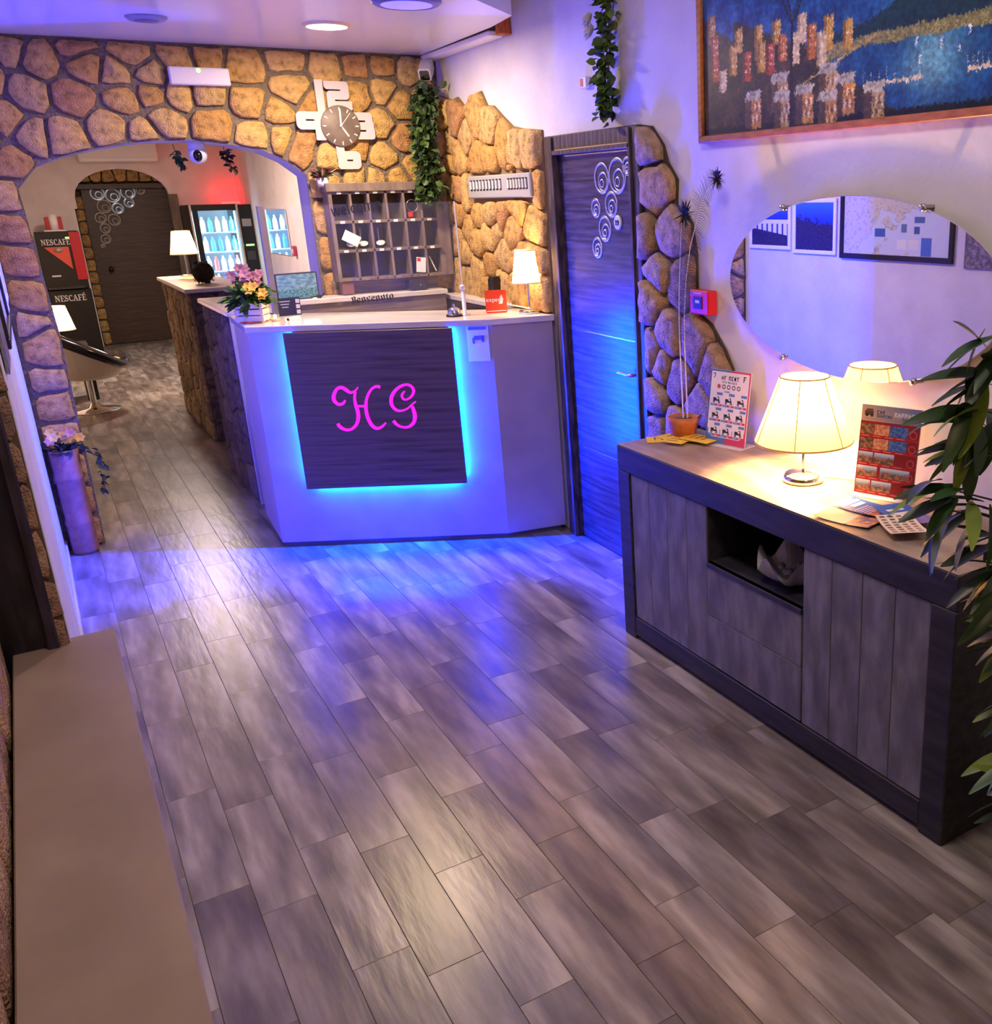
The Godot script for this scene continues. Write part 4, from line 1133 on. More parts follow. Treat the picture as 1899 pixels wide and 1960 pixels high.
	obj("counter_top", bx(Vector3(0.19, 1.215, 0.02), Vector3(0.46, 0.03, 1.78), 0.005), M("e8dccc", 0.3), sc)
	seeds = PackedVector2Array()
	for i in 13:
		for j in 8: seeds.append(Vector2(-0.78 + i * 0.13 + rnd(-0.03, 0.03), 0.08 + j * 0.155 + (i % 2) * 0.07))
	var cpal := stone_palette(["b09468", "9c835c", "8a7250"], 180)
	stones(sc, seeds, rect2(-0.83, 0.0, 0.83, 1.2), [], 0.004, 0.025, Transform3D(Basis(Vector3(0, 0, 1), Vector3(0, 1, 0), Vector3(-1, 0, 0)), Vector3(0.012, 0, 0)), cpal, 24, 0.25)
	seeds = PackedVector2Array()
	for j in 8:
		for i in 2: seeds.append(Vector2(0.1 + i * 0.2 + rnd(-0.02, 0.02), 0.08 + j * 0.15 + i * 0.05))
	stones(sc, seeds, rect2(0.01, 0.0, 0.39, 1.2), [], 0.008, 0.025, Transform3D(Basis(), Vector3(0, 0, 0.83)), stone_palette(["7c6c60", "6c6058"], 190), 25, 0.25)
	var wc := thing("side_counter", "dark counter with white top and white corner strip behind the desk", "counter", Vector3(0.985, 0, -7.0))
	obj("body", bx(Vector3(0.25, 0.6, 0), Vector3(0.48, 1.2, 1.08), 0.003), wenge(Vector3(3, 2, 3), 0.5, "54484a", "6a5c5c", "7a6c6a"), wc)
	obj("counter_top", bx(Vector3(0.24, 1.215, 0.0), Vector3(0.52, 0.03, 1.14), 0.004), M("e4dede", 0.25), wc)
	obj("corner_strip", bx(Vector3(0.006, 0.6, 0.542), Vector3(0.02, 1.2, 0.02), 0.003), M("d8d0dc", 0.4), wc)
	seeds = PackedVector2Array()
	for i in 4:
		for j in 7: seeds.append(Vector2(-0.42 + i * 0.27 + rnd(-0.04, 0.04), 0.09 + j * 0.18 + (i % 2) * 0.06))
	stones(wc, seeds, rect2(-0.53, 0.0, 0.5, 1.2), [], 0.006, 0.022, Transform3D(Basis(Vector3(0, 0, 1), Vector3(0, 1, 0), Vector3(-1, 0, 0)), Vector3(0.01, 0, 0)), stone_palette(["7c6a68", "6e5e60", "8a7672"], 195), 26, 0.3)
	lamp("small lamp with a cone shade glowing on the stone counter", Vector3(1.24, 1.23, -10.0), 0.07, 0.018, 0.115, 0.075, 0.2, 0.4, 0.6)
	var ballo := thing("topiary_ball", "dark brown twig ball on the white top of the stone counter", "ornament", Vector3(1.23, 1.23, -9.0))
	obj("core", ball(mb(), Vector3(0, 0.09, 0), Vector3(0.085, 0.085, 0.085)), M("2a2424", 0.9), ballo)
	var st := mb()
	for i in 220:
		var v := Vector3(rnd(-1, 1), rnd(-1, 1), rnd(-1, 1)).normalized()
		leaf(st, Transform3D(look(v + Vector3(rnd(-1, 1), rnd(-1, 1), rnd(-1, 1)) * 0.8), Vector3(0, 0.09, 0) + v * 0.08), 0.03, 0.014, 0.2, 2)
	obj("twigs", st, M("3c3236", 0.9), ballo)
	tag(obj("dark_box", bx(Vector3(1.32, 1.26, -7.2), Vector3(0.16, 0.06, 0.12), 0.006), M("1c1a22", 0.4)), "small black box on the side counter behind the flower crate", "box")
	# swivel chair, side table and its lamp
	var ch := thing("bucket_chair", "cream bucket chair with black cushion on a chrome foot in the passage", "chair", Vector3(0.31, 0, -10.7), 0.1)
	var chrome := M("dcd8d4", 0.12, 1.0)
	obj("foot", lathe(mb(), [Vector2(0, 0), Vector2(0.225, 0), Vector2(0.22, 0.012), Vector2(0.06, 0.035), Vector2(0.03, 0.08), Vector2(0, 0.08)], 36), chrome, ch)
	obj("pole", tube(mb(), [Vector3(0, 0.05, 0), Vector3(0, 0.34, 0)], [0.028], 14), chrome, ch)
	var shell := mb()
	var inner := mb()
	var rows := []
	var rin := []
	for j in 9:
		var row := []
		var ri := []
		var f := j / 8.0
		for i in 33:
			var a := TAU * i / 32
			var high := 0.42 + 0.30 * clampf(0.5 - 0.62 * cos(a), 0.0, 1.0)
			var y := lerpf(0.3, high, pow(f, 1.5))
			var rad := lerpf(0.06, 0.33, pow(f, 0.36))
			row.append(Vector3(cos(a) * rad, y, sin(a) * rad * 0.95))
			ri.append(Vector3(cos(a) * rad * 0.93, y + 0.012, sin(a) * rad * 0.88))
		rows.append(row)
		rin.append(ri)
	for j in 8:
		for i in 32:
			var mid: Vector3 = rows[j][i] - Vector3(0, 0.6, 0)
			poly(shell, [rows[j][i], rows[j][i + 1], rows[j + 1][i + 1], rows[j + 1][i]], Vector3(mid.x, mid.y, mid.z))
			poly(inner, [rin[j][i], rin[j][i + 1], rin[j + 1][i + 1], rin[j + 1][i]], -mid)
	for i in 32: poly(inner, [rows[8][i], rows[8][i + 1], rin[8][i + 1], rin[8][i]], Vector3.UP)
	obj("seat_shell", shell, M("ddd2b8", 0.4), ch)
	obj("inner_lining", inner, M("16161c", 0.35), ch)
	obj("cushion", lathe(mb(), [Vector2(0, 0.41), Vector2(0.2, 0.41), Vector2(0.24, 0.44), Vector2(0.25, 0.47), Vector2(0.22, 0.5), Vector2(0, 0.51)], 32), M("17171e", 0.3), ch)
	var roll := []
	for i in 33:
		var a := TAU * i / 32
		roll.append(Vector3(cos(a) * 0.325, 0.44 + 0.30 * clampf(0.5 - 0.62 * cos(a), 0.0, 1.0), sin(a) * 0.31))
	obj("armrest_roll", tube(mb(), roll, [0.042], 12), M("14141c", 0.2), ch)
	var tb := thing("side_table", "low black side table half hidden behind the bucket chair", "table", Vector3(0.14, 0, -11.5))
	obj("table_top", bx(Vector3(0, 0.54, 0), Vector3(0.5, 0.03, 0.4), 0.004), M("151318", 0.3), tb)
	for sx in [-1, 1]:
		obj("side_panel", bx(Vector3(sx * 0.2, 0.265, 0), Vector3(0.1, 0.53, 0.36), 0.004), M("121014", 0.4), tb)
	lamp("wide lamp shade glowing behind the bucket chair", Vector3(0.17, 0.555, -11.45), 0.06, 0.018, 0.15, 0.1, 0.15, 0.38, 0.6)
	# dome camera and sprigs hung in the arch
	var dc := thing("dome_camera", "white dome camera hanging from the crown of the arch", "camera", Vector3(0.95, 2.12, -6.36))
	obj("mount", lathe(mb(), [Vector2(0, 0.03), Vector2(0.045, 0.03), Vector2(0.045, 0.075), Vector2(0, 0.075)], 20), M("d9dbe8", 0.4), dc)
	obj("body", ball(mb(), Vector3(0, 0, 0), Vector3(0.05, 0.052, 0.05)), M("e4e6f0", 0.35), dc)
	obj("lens", ball(mb(), Vector3(-0.005, -0.005, 0.03), Vector3(0.027, 0.034, 0.026)), M("0c0c10", 0.1), dc)
	for q in [[0.84, 2.15, "thin sprig of artificial ivy hanging left of the dome camera"], [1.1, 2.15, "dark tuft of artificial ivy hanging right of the dome camera"]]:
		var sp := thing("ivy_sprig", q[2], "plant", Vector3(q[0], q[1], -6.44))
		var s2 := mb()
		for i in 26:
			var y := -rnd(0.0, 0.11)
			leaf(s2, Transform3D(look(Vector3(rnd(-1, 1), rnd(-1, 0.2), rnd(0, 1)), rnd(-1, 1)), Vector3(rnd(-0.015, 0.015) - y * 0.4, y, 0)), 0.035, 0.026, 0.3, 3)
		obj("foliage", s2, M("3f5a40" if q[0] < 1 else "2c3028", 0.6), sp)
		obj("stem", tube(mb(), [Vector3(0, 0.03, 0), Vector3(0.03, -0.11, 0)], [0.002], 5), M("3a4a30", 0.7), sp)
	# light on the ceiling of the passage
	var pl := thing("passage_light", "round white light on the ceiling of the passage", "ceiling light", Vector3(1.2, 2.75, -12.0))
	obj("rim", lathe(mb(), [Vector2(0.16, -0.02), Vector2(0.18, -0.012), Vector2(0.18, 0.0)], 36), M("f0ece8", 0.5), pl)
	obj("diffuser", lathe(mb(), [Vector2(0.0, -0.022), Vector2(0.16, -0.02)], 36), glow("ffeedd", 1.5), pl)
	area(Vector3(0, -0.04, 0), Vector3.DOWN, Vector3(0, 0, 1), Vector2(0.25, 0.25), "ffe6d8", 10.0, pl)

# ---------------------------------------------------------------- sideboard and what stands on it
func build_sideboard() -> void:
	var s := thing("sideboard", "dark framed sideboard with grey plank doors and an open niche", "sideboard", Vector3(1.91, 0, -2.485))
	var frame := wenge(Vector3(5, 5, 0.7), 0.5, "28262c", "322f36", "3c3840")
	var topm := grained(noise_tex(200, 0.006, [0.0, "7a6c60", 0.4, "928375", 0.7, "a69787", 1.0, "b5a696"], 5), Vector3(2.2, 2.2, 0.7), 0.42)
	var L := 1.822
	var h := L / 2
	obj("top_board", bx(Vector3(0.22, 0.806, 0), Vector3(0.44, 0.108, L), 0.004), frame, s)
	obj("top_surface", bx(Vector3(0.22, 0.861, 0), Vector3(0.438, 0.003, L - 0.004), 0.001), topm, s)
	obj("side_board", bx(Vector3(0.22, 0.376, -h + 0.046), Vector3(0.44, 0.752, 0.092), 0.004), frame, s)
	obj("side_board", bx(Vector3(0.22, 0.376, h - 0.046), Vector3(0.44, 0.752, 0.092), 0.004), frame, s)
	obj("base_board", bx(Vector3(0.22, 0.062, 0), Vector3(0.436, 0.085, L - 0.184), 0.003), frame, s)
	obj("plinth", bx(Vector3(0.24, 0.01, 0), Vector3(0.38, 0.02, L - 0.1), 0.0), M("141216", 0.6), s)
	obj("back_panel", bx(Vector3(0.43, 0.43, 0), Vector3(0.012, 0.65, L - 0.184), 0.0), M("2a2830", 0.6), s)
	var gm := []
	for i in 4: gm.append(grained(noise_tex(210 + i, 0.007, [0.0, "5e5c62", 0.45, "737076", 0.75, "848187", 1.0, "918e93"], 5), Vector3(3, 1.0, 3), 0.55, Vector3(0, i * 0.3, i * 0.23)))
	# local z runs from -0.819 (far end) to 0.819
	var far_door := bx(Vector3(0.022, 0.428, -0.546), Vector3(0.02, 0.642, 0.54), 0.001)
	var door := obj("door", far_door, M("3a3840", 0.7), s)
	for i in 4: obj("plank", bx(Vector3(0.013, 0.428, -0.546 - 0.2025 + i * 0.135), Vector3(0.012, 0.64, 0.1335), 0.0015), gm[i], door)
	door = obj("door", bx(Vector3(0.022, 0.428, 0.545), Vector3(0.02, 0.642, 0.542), 0.001), M("3a3840", 0.7), s)
	for i in 4: obj("plank", bx(Vector3(0.013, 0.428, 0.545 - 0.2033 + i * 0.1355), Vector3(0.012, 0.64, 0.1335), 0.0015), gm[(i + 2) % 4], door)
	obj("drawer", bx(Vector3(0.014, 0.425, -0.001), Vector3(0.02, 0.214, 0.542), 0.0015), gm[1], s)
	obj("drawer", bx(Vector3(0.014, 0.214, -0.001), Vector3(0.02, 0.204, 0.542), 0.0015), gm[3], s)
	var inside := wenge(Vector3(3, 3, 0.7), 0.45, "2a2832", "36333e", "403c48")
	obj("niche_floor", bx(Vector3(0.2, 0.522, 0), Vector3(0.4, 0.02, 0.542), 0.001), inside, s)
	obj("niche_side", bx(Vector3(0.21, 0.64, -0.28), Vector3(0.39, 0.23, 0.016), 0.001), inside, s)
	obj("niche_side", bx(Vector3(0.21, 0.64, 0.28), Vector3(0.39, 0.23, 0.016), 0.001), inside, s)
	# wavy glass bowl in the niche
	var bw := thing("wavy_bowl", "pale bowl with a wavy rim in the open niche of the sideboard", "bowl", Vector3(2.045, 0.532, -2.4))
	var rows := []
	for j in 7:
		var row := []
		for i in 49:
			var a := TAU * i / 48
			var f := j / 6.0
			var r := 0.03 + 0.105 * f
			row.append(Vector3(cos(a) * r, 0.006 + 0.085 * f * f + 0.034 * f * f * cos(a * 6), sin(a) * r))
		rows.append(row)
	var st := mb()
	for j in 6:
		for i in 48: poly(st, [rows[j][i], rows[j][i + 1], rows[j + 1][i + 1], rows[j + 1][i]], Vector3.UP)
	poly(st, rows[0].slice(0, 48), Vector3.UP)
	obj("bowl", st, M("c8c8d8", 0.15), bw)
	st = mb()
	for i in 14: ball(st, Vector3(rnd(-0.05, 0.05), rnd(0.02, 0.06), rnd(-0.05, 0.05)), Vector3(0.014, 0.012, 0.014), 8, 6)
	obj("petals", st, M("8a8098", 0.5), bw)
	# big pleated lamp
	lamp("cream pleated lamp with a chrome foot on the sideboard below the oval mirror", Vector3(2.16, 0.8625, -2.5), 0.072, 0.03, 0.172, 0.085, 0.148, 0.375, 1.5, 60)
	var cab := obj("lamp_cable", tube(mb(), [Vector3(2.23, 0.867, -2.5), Vector3(2.28, 0.867, -2.42), Vector3(2.32, 0.867, -2.35), Vector3(2.345, 0.867, -2.25)], [0.003], 6), M("c0b49c", 0.5))
	tag(cab, "thin lamp cable on the sideboard running behind the red poster", "cable")
	# two leaning posters in clear holders
	poster("poster_stand", "blue and red price poster with rows of scooters on the sideboard", Vector3(2.235, 0.8625, -3.08), atan2(-1.0, 0.23), scooter_image())
	poster("poster_stand", "dark red tour poster with rows of landscape pictures beside the lamp", Vector3(2.235, 0.8625, -2.185), atan2(-1.0, 0.37), tour_image())
	# terracotta pot with two peacock feathers
	var pt := thing("feather_pot", "small terracotta pot with two tall peacock feathers on the sideboard", "vase", Vector3(2.19, 0.8625, -3.31))
	var terra := grained(noise_tex(220, 0.01, [0.0, "a85f3c", 1.0, "cc8458"], 4), Vector3(4, 4, 4), 0.8)
	obj("pot", lathe(mb(), [Vector2(0, 0), Vector2(0.052, 0), Vector2(0.06, 0.06), Vector2(0.066, 0.066), Vector2(0.066, 0.09), Vector2(0.058, 0.09), Vector2(0.055, 0.072), Vector2(0, 0.072)], 32), terra, pt)
	obj("pebbles", ball(mb(), Vector3(0, 0.07, 0), Vector3(0.05, 0.016, 0.05)), M("6a5040", 0.9), pt)
	feather(pt, [Vector3(-0.005, 0.07, 0.01), Vector3(0.01, 0.51, -0.025), Vector3(0.05, 0.87, -0.05)], Vector3(0.055, 0.92, -0.03), false)
	feather(pt, [Vector3(0.01, 0.07, 0.02), Vector3(0.015, 0.51, 0.005), Vector3(0.06, 0.78, -0.005), Vector3(0.09, 0.96, 0.045), Vector3(0.1, 1.04, 0.115)], Vector3(0.1, 1.05, 0.13), true)
	# flyers
	var spots := [[2.13, -3.38, 0.3], [2.17, -3.36, -0.35], [2.2, -3.3, 0.15], [2.16, -3.31, 0.9], [2.22, -3.25, -0.2]]
	var yl := ["yellow flyer at the left of the fanned pile by the feather pot", "yellow flyer turned backwards in the fanned pile", "yellow flyer in the middle of the fanned pile", "yellow flyer lying crosswise in the fanned pile", "yellow flyer on top of the fanned pile touching the scooter poster"]
	for i in 5:
		var f := obj("yellow_flyer", bx(Vector3.ZERO, Vector3(0.1, 0.0015, 0.15), 0.0), M("e8c02c", 0.6), null, Vector3(spots[i][0] - 0.03, 0.8645 + i * 0.0035, spots[i][1] + 0.06))
		f.rotation = Vector3(0.012, 0.6 + spots[i][2] * 1.6, 0.012 * (i % 2))
		tag(f, yl[i], "flyer", "yellow flyers by the feather pot")
		for k in 3: obj("print", bx(Vector3(0.012, 0.0011, -0.04 + k * 0.03), Vector3(0.05, 0.0006, 0.008), 0.0), M("8a6a18", 0.6), f)
	var br := [[2.0, -2.09, 0.25, "cream", "open cream leaflet under the blue brochures on the sideboard"], [2.1, -2.12, 0.15, "blue", "blue brochure with white lettering lying across the leaflet"], [2.13, -1.98, -0.25, "blue", "blue brochure with a ferry drawing nearest the plant"], [2.04, -1.91, -0.5, "list", "cream card of small pictures in front of the blue brochures"]]
	for i in 4:
		var big := 0.2 if i < 3 else 0.17
		var o := obj("brochure", card_mesh(0.115, big, 0.006), pic(flyer_image(i), 0.35), null, Vector3(br[i][0], 0.866 + i * 0.006, br[i][1]))
		o.rotation.y = br[i][2]
		tag(o, br[i][4], "brochure", "brochures at the right end of the sideboard")

func card_mesh(w: float, l: float, lift: float) -> SurfaceTool:
	# a thin sheet with slightly raised corners; uv v runs along the length
	var st := mb()
	var n := 6
	for i in n:
		for k in 2:
			var y0 := lift * pow(absf(2.0 * i / n - 1.0), 2.0)
			var y1 := lift * pow(absf(2.0 * (i + 1) / n - 1.0), 2.0)
			var z0 := -l / 2 + l * i / n
			var z1 := -l / 2 + l * (i + 1) / n
			var dy := -0.0012 * k
			poly(st, [Vector3(-w / 2, y0 + dy, z0), Vector3(w / 2, y0 + dy, z0), Vector3(w / 2, y1 + dy, z1), Vector3(-w / 2, y1 + dy, z1)], Vector3.UP if k == 0 else Vector3.DOWN,
				[Vector2(0, float(i) / n), Vector2(1, float(i) / n), Vector2(1, float(i + 1) / n), Vector2(0, float(i + 1) / n)])
	return st

func flyer_image(i: int) -> Image:
	var im := Image.create(96, 160, false, Image.FORMAT_RGB8)
	var n := FastNoiseLite.new()
	n.seed = 400 + i
	n.frequency = 0.03
	for y in 160:
		for x in 96:
			var v := n.get_noise_2d(x, y)
			var c := Color("e6d6b8")
			if i == 0:
				c = Color("e8dcc0") if y < 90 else Color("d08a50").lerp(Color("4a4a90"), clampf(v * 2.0 + 0.4, 0, 1))
			elif i < 3:
				c = Color("2a6cd0").lerp(Color("4a3c98"), clampf(y / 160.0 + v * 0.4, 0, 1))
				if i == 1 and y > 100: c = Color("c86a40").lerp(Color("403c88"), clampf(0.5 + v * 2.0, 0, 1))
			im.set_pixel(x, y, c)
	if i == 1:
		for k in 5: im.fill_rect(Rect2i(8, 70 + k * 10, 60, 3), Color("f4ece8"))
		im.fill_rect(Rect2i(10, 20, 76, 12), Color("eef2f8"))
		im.fill_rect(Rect2i(30, 40, 50, 14), Color("eef2f8"))
	if i == 2:
		for k in 3: im.fill_rect(Rect2i(20 + k * 6, 30 + k * 26, 50, 12), Color("e8ecf6"))
	if i == 3:
		im.fill(Color("ecdfca"))
		for r in 7:
			for c in 4:
				im.fill_rect(Rect2i(8 + c * 22, 8 + r * 21, 13, 10), Color(["54423a", "8a5a48", "6a6a78", "3c3430"][(r + c * 3) % 4]))
				im.fill_rect(Rect2i(8 + c * 22, 20 + r * 21, 15, 2), Color("a8957e"))
	return im

func poster(called: String, label: String, at: Vector3, turn: float, im: Image) -> void:
	var p := thing(called, label, "poster stand", at, turn)
	var lean := Transform3D(Basis(Vector3(1, 0, 0), -0.16), Vector3(0, 0.004, 0))
	var back := box(mb(), Vector3(0, 0.15, -0.003), Vector3(0.212, 0.3, 0.003), 0.0, lean)
	box(back, Vector3(0, 0.001, 0.03 - 0.05), Vector3(0.212, 0.003, 0.1), 0.0)
	var acr := M("d8d8e2", 0.15)
	obj("holder", back, acr, p)
	var st := mb()
	var q := []
	for c in [Vector3(-0.105, 0.002, 0), Vector3(0.105, 0.002, 0), Vector3(0.105, 0.299, 0), Vector3(-0.105, 0.299, 0)]: q.append(lean * c)
	poly(st, q, Vector3(0, 0, 1), [Vector2(0, 1), Vector2(1, 1), Vector2(1, 0), Vector2(0, 0)])
	obj("sheet", st, pic(im, 0.25), p)

# small block letters, five rows of three, for print that is only a few pixels tall
const GLYPH := {"A": [2, 5, 7, 5, 5], "B": [6, 5, 6, 5, 6], "C": [7, 4, 4, 4, 7], "D": [6, 5, 5, 5, 6], "E": [7, 4, 6, 4, 7], "F": [7, 4, 6, 4, 4], "G": [7, 4, 5, 5, 7], "H": [5, 5, 7, 5, 5], "I": [7, 2, 2, 2, 7], "L": [4, 4, 4, 4, 7], "M": [5, 7, 7, 5, 5], "N": [5, 7, 7, 7, 5], "O": [7, 5, 5, 5, 7], "P": [7, 5, 7, 4, 4], "R": [7, 5, 6, 5, 5], "S": [7, 4, 7, 1, 7], "T": [7, 2, 2, 2, 2], "U": [5, 5, 5, 5, 7], "V": [5, 5, 5, 5, 2], "X": [5, 5, 2, 5, 5], "Y": [5, 5, 2, 2, 2], "Z": [7, 1, 2, 4, 7], "7": [7, 1, 1, 2, 2]}
func write(im: Image, s: String, x: int, y: int, px: int, c: Color) -> void:
	for ch in s:
		if GLYPH.has(ch):
			for r in 5:
				for k in 3:
					if GLYPH[ch][r] & (4 >> k): im.fill_rect(Rect2i(x + k * px, y + r * px, px, px), c)
		x += 4 * px

func disc(im: Image, cx: int, cy: int, r: int, c: Color, hole := 0) -> void:
	for y in range(cy - r, cy + r + 1):
		for x in range(cx - r, cx + r + 1):
			var d := (x - cx) * (x - cx) + (y - cy) * (y - cy)
			if d <= r * r and d >= hole * hole and x >= 0 and y >= 0 and x < im.get_width() and y < im.get_height(): im.set_pixel(x, y, c)

func scooter_image() -> Image:
	var im := Image.create(420, 594, false, Image.FORMAT_RGB8)
	im.fill(Color("4a6cb4"))
	im.fill_rect(Rect2i(210, 0, 210, 594), Color("c23a58"))
	im.fill_rect(Rect2i(12, 14, 396, 552), Color("ece8ea"))
	im.fill_rect(Rect2i(0, 480, 420, 114), Color("4a6cb4"))
	im.fill_rect(Rect2i(210, 480, 210, 114), Color("c23a58"))
	write(im, "AF", 120, 44, 7, Color("2a1c20"))
	write(im, "RENT", 196, 44, 7, Color("2a1c20"))
	write(im, "AUTO NOLEGGIO", 130, 88, 3, Color("40383c"))
	write(im, "7", 30, 30, 8, Color("403438"))
	write(im, "F", 348, 34, 9, Color("382c34"))
	for k in 4: disc(im, 150 + k * 52, 132, 19, Color("4c4248"), 11)
	disc(im, 98, 132, 18, Color("c8503c"))
	write(im, "BRAND", 160, 164, 3, Color("40383c"))
	for row in 3:
		var y := 196 + row * 124
		for c in 3:
			var x := 24 + c * 128
			im.fill_rect(Rect2i(x + 60, y - 14, 60, 22), Color("5a7cc4"))
			im.fill_rect(Rect2i(x, y + 8, 122, 70), Color("ece8e8"))
			# a scooter: wheels, body, seat, steering column
			disc(im, x + 34, y + 64, 11, Color("1c1a20"), 4)
			disc(im, x + 88, y + 64, 11, Color("1c1a20"), 4)
			im.fill_rect(Rect2i(x + 26, y + 44, 58, 14), Color("2c2830"))
			im.fill_rect(Rect2i(x + 24, y + 32, 36, 14), Color("221e26"))
			for k in 34: im.fill_rect(Rect2i(x + 74 + k / 3, y + 24 + k, 10, 2), Color("342c34"))
			im.fill_rect(Rect2i(x + 64, y + 20, 20, 5), Color("2a262c"))
			im.fill_rect(Rect2i(x, y + 80, 60, 18), Color("5070b8"))
			im.fill_rect(Rect2i(x + 60, y + 80, 62, 18), Color("c84050"))
			write(im, "EUR", x + 72, y + 84, 2, Color("f4dce0"))
			im.fill_rect(Rect2i(x + 6, y + 86, 40, 4), Color("c0ccec"))
	im.fill_rect(Rect2i(60, 540, 300, 6), Color("dcd8ec"))
	return im

func tour_image() -> Image:
	var im := Image.create(420, 594, false, Image.FORMAT_RGB8)
	im.fill(Color("7c242c"))
	for y in 106:
		for x in 420: im.set_pixel(x, y, Color("a89490").lerp(Color("6c78a4"), clampf((x + (60 - y)) / 420.0, 0, 1)))
	# van
	im.fill_rect(Rect2i(22, 36, 62, 32), Color("4c3a38"))
	im.fill_rect(Rect2i(34, 24, 46, 18), Color("5a4644"))
	disc(im, 38, 68, 9, Color("241a1c"))
	disc(im, 74, 68, 9, Color("241a1c"))
	write(im, "CAR", 110, 30, 5, Color("34406c"))
	write(im, "SHARING", 110, 58, 4, Color("34406c"))
	write(im, "RAPPAEL", 234, 34, 6, Color("c8ccd8"))
	write(im, "TOUR", 290, 70, 4, Color("3c3844"))
	im.fill_rect(Rect2i(20, 88, 380, 3), Color("78686c"))
	im.fill_rect(Rect2i(0, 106, 420, 10), Color("8a1c24"))
	var n := FastNoiseLite.new()
	n.frequency = 0.03
	for r in 5:
		var y0 := 124 + r * 94
		var spans := [[6, 100], [104, 210], [214, 340]] if r < 2 else [[6, 110], [120, 262]] if r != 3 else [[6, 150], [174, 380]]
		for s in spans.size():
			n.seed = 500 + r * 7 + s
			for y in 70:
				for x in range(spans[s][0], spans[s][1]):
					var v := n.get_noise_2d(x, y)
					var sky := y < 30 + v * 24
					var c := Color("c4ccdc").lerp(Color("4c78b8"), clampf(y / 40.0, 0, 1)) if sky and r > 1 else Color("9c6a58").lerp(Color("4a4a44"), clampf(0.5 + v * 1.6, 0, 1))
					if r < 2 and s == 2: c = Color("2848a0").lerp(Color("5878b0"), clampf(0.5 + v, 0, 1))
					if r < 2 and s == 1: c = Color("a86a58").lerp(Color("c89a78"), clampf(0.5 + v * 2, 0, 1))
					im.set_pixel(x, y0 + y, c)
		im.fill_rect(Rect2i(0, y0 + 72, 420, 16), Color("9c2630"))
		for k in 4: im.fill_rect(Rect2i(14 + k * 84, y0 + 78, 56, 4), Color("d0827c"))
		disc(im, 378, y0 + 44, 26, Color("b85058"), 20)
	return im

func feather(pot: Node3D, pts: Array, tip: Vector3, bent: bool) -> void:
	var cv := Curve3D.new()
	for i in pts.size():
		var a: Vector3 = pts[maxi(i - 1, 0)]
		var b: Vector3 = pts[mini(i + 1, pts.size() - 1)]
		cv.add_point(pts[i], (a - b) / 6.0, (b - a) / 6.0)
	var line := []
	var rad := []
	var L := cv.get_baked_length()
	for i in 25:
		line.append(cv.sample_baked(L * i / 24.0))
		rad.append(lerpf(0.0032, 0.001, i / 24.0))
	var f := obj("feather", tube(mb(), line, rad, 6), M("efe6de", 0.5), pot)
	var st := mb()
	# fine barbs along the upper part, drooping away from the shaft
	for i in 64:
		var t := lerpf(0.42, 0.99, i / 63.0)
		var p := cv.sample_baked(L * t)
		var d := (cv.sample_baked(minf(L * t + 0.01, L)) - cv.sample_baked(maxf(L * t - 0.01, 0))).normalized()
		for s in [-1.0, 1.0]:
			var side: Vector3 = (Vector3(0, 0, s) - d * d.z * s).normalized()
			var l: float = rnd(0.05, 0.085) * (0.6 + 0.6 * sin(PI * clampf((t - 0.3) / 0.7, 0, 1)))
			var q := []
			for k in 5:
				var u := k / 4.0
				q.append(p + side * l * u + d * l * (0.75 * u - 0.25 * u * u) * (1.0 if s < 0 else -0.1 + 0.6 * (1.0 - u)) + Vector3(-0.006 * u, 0, 0))
			tube(st, q, [0.0012, 0.0011, 0.001, 0.0008, 0.0004], 4)
	obj("barbs", st, M("3a3038", 0.7), f)
	var eye := mb()
	for i in 170:
		var a := TAU * i / 170
		var dir := Vector3(rnd(-0.3, 0.3), sin(a) + 0.5, cos(a)).normalized()
		leaf(eye, Transform3D(look(dir, rnd(-1, 1)), tip - Vector3(0, 0.02, 0)), rnd(0.015, 0.07) * (0.75 if bent else 1.0), 0.0045, 0.2, 3)
	obj("eye", eye, M("1e1a22", 0.6), f)

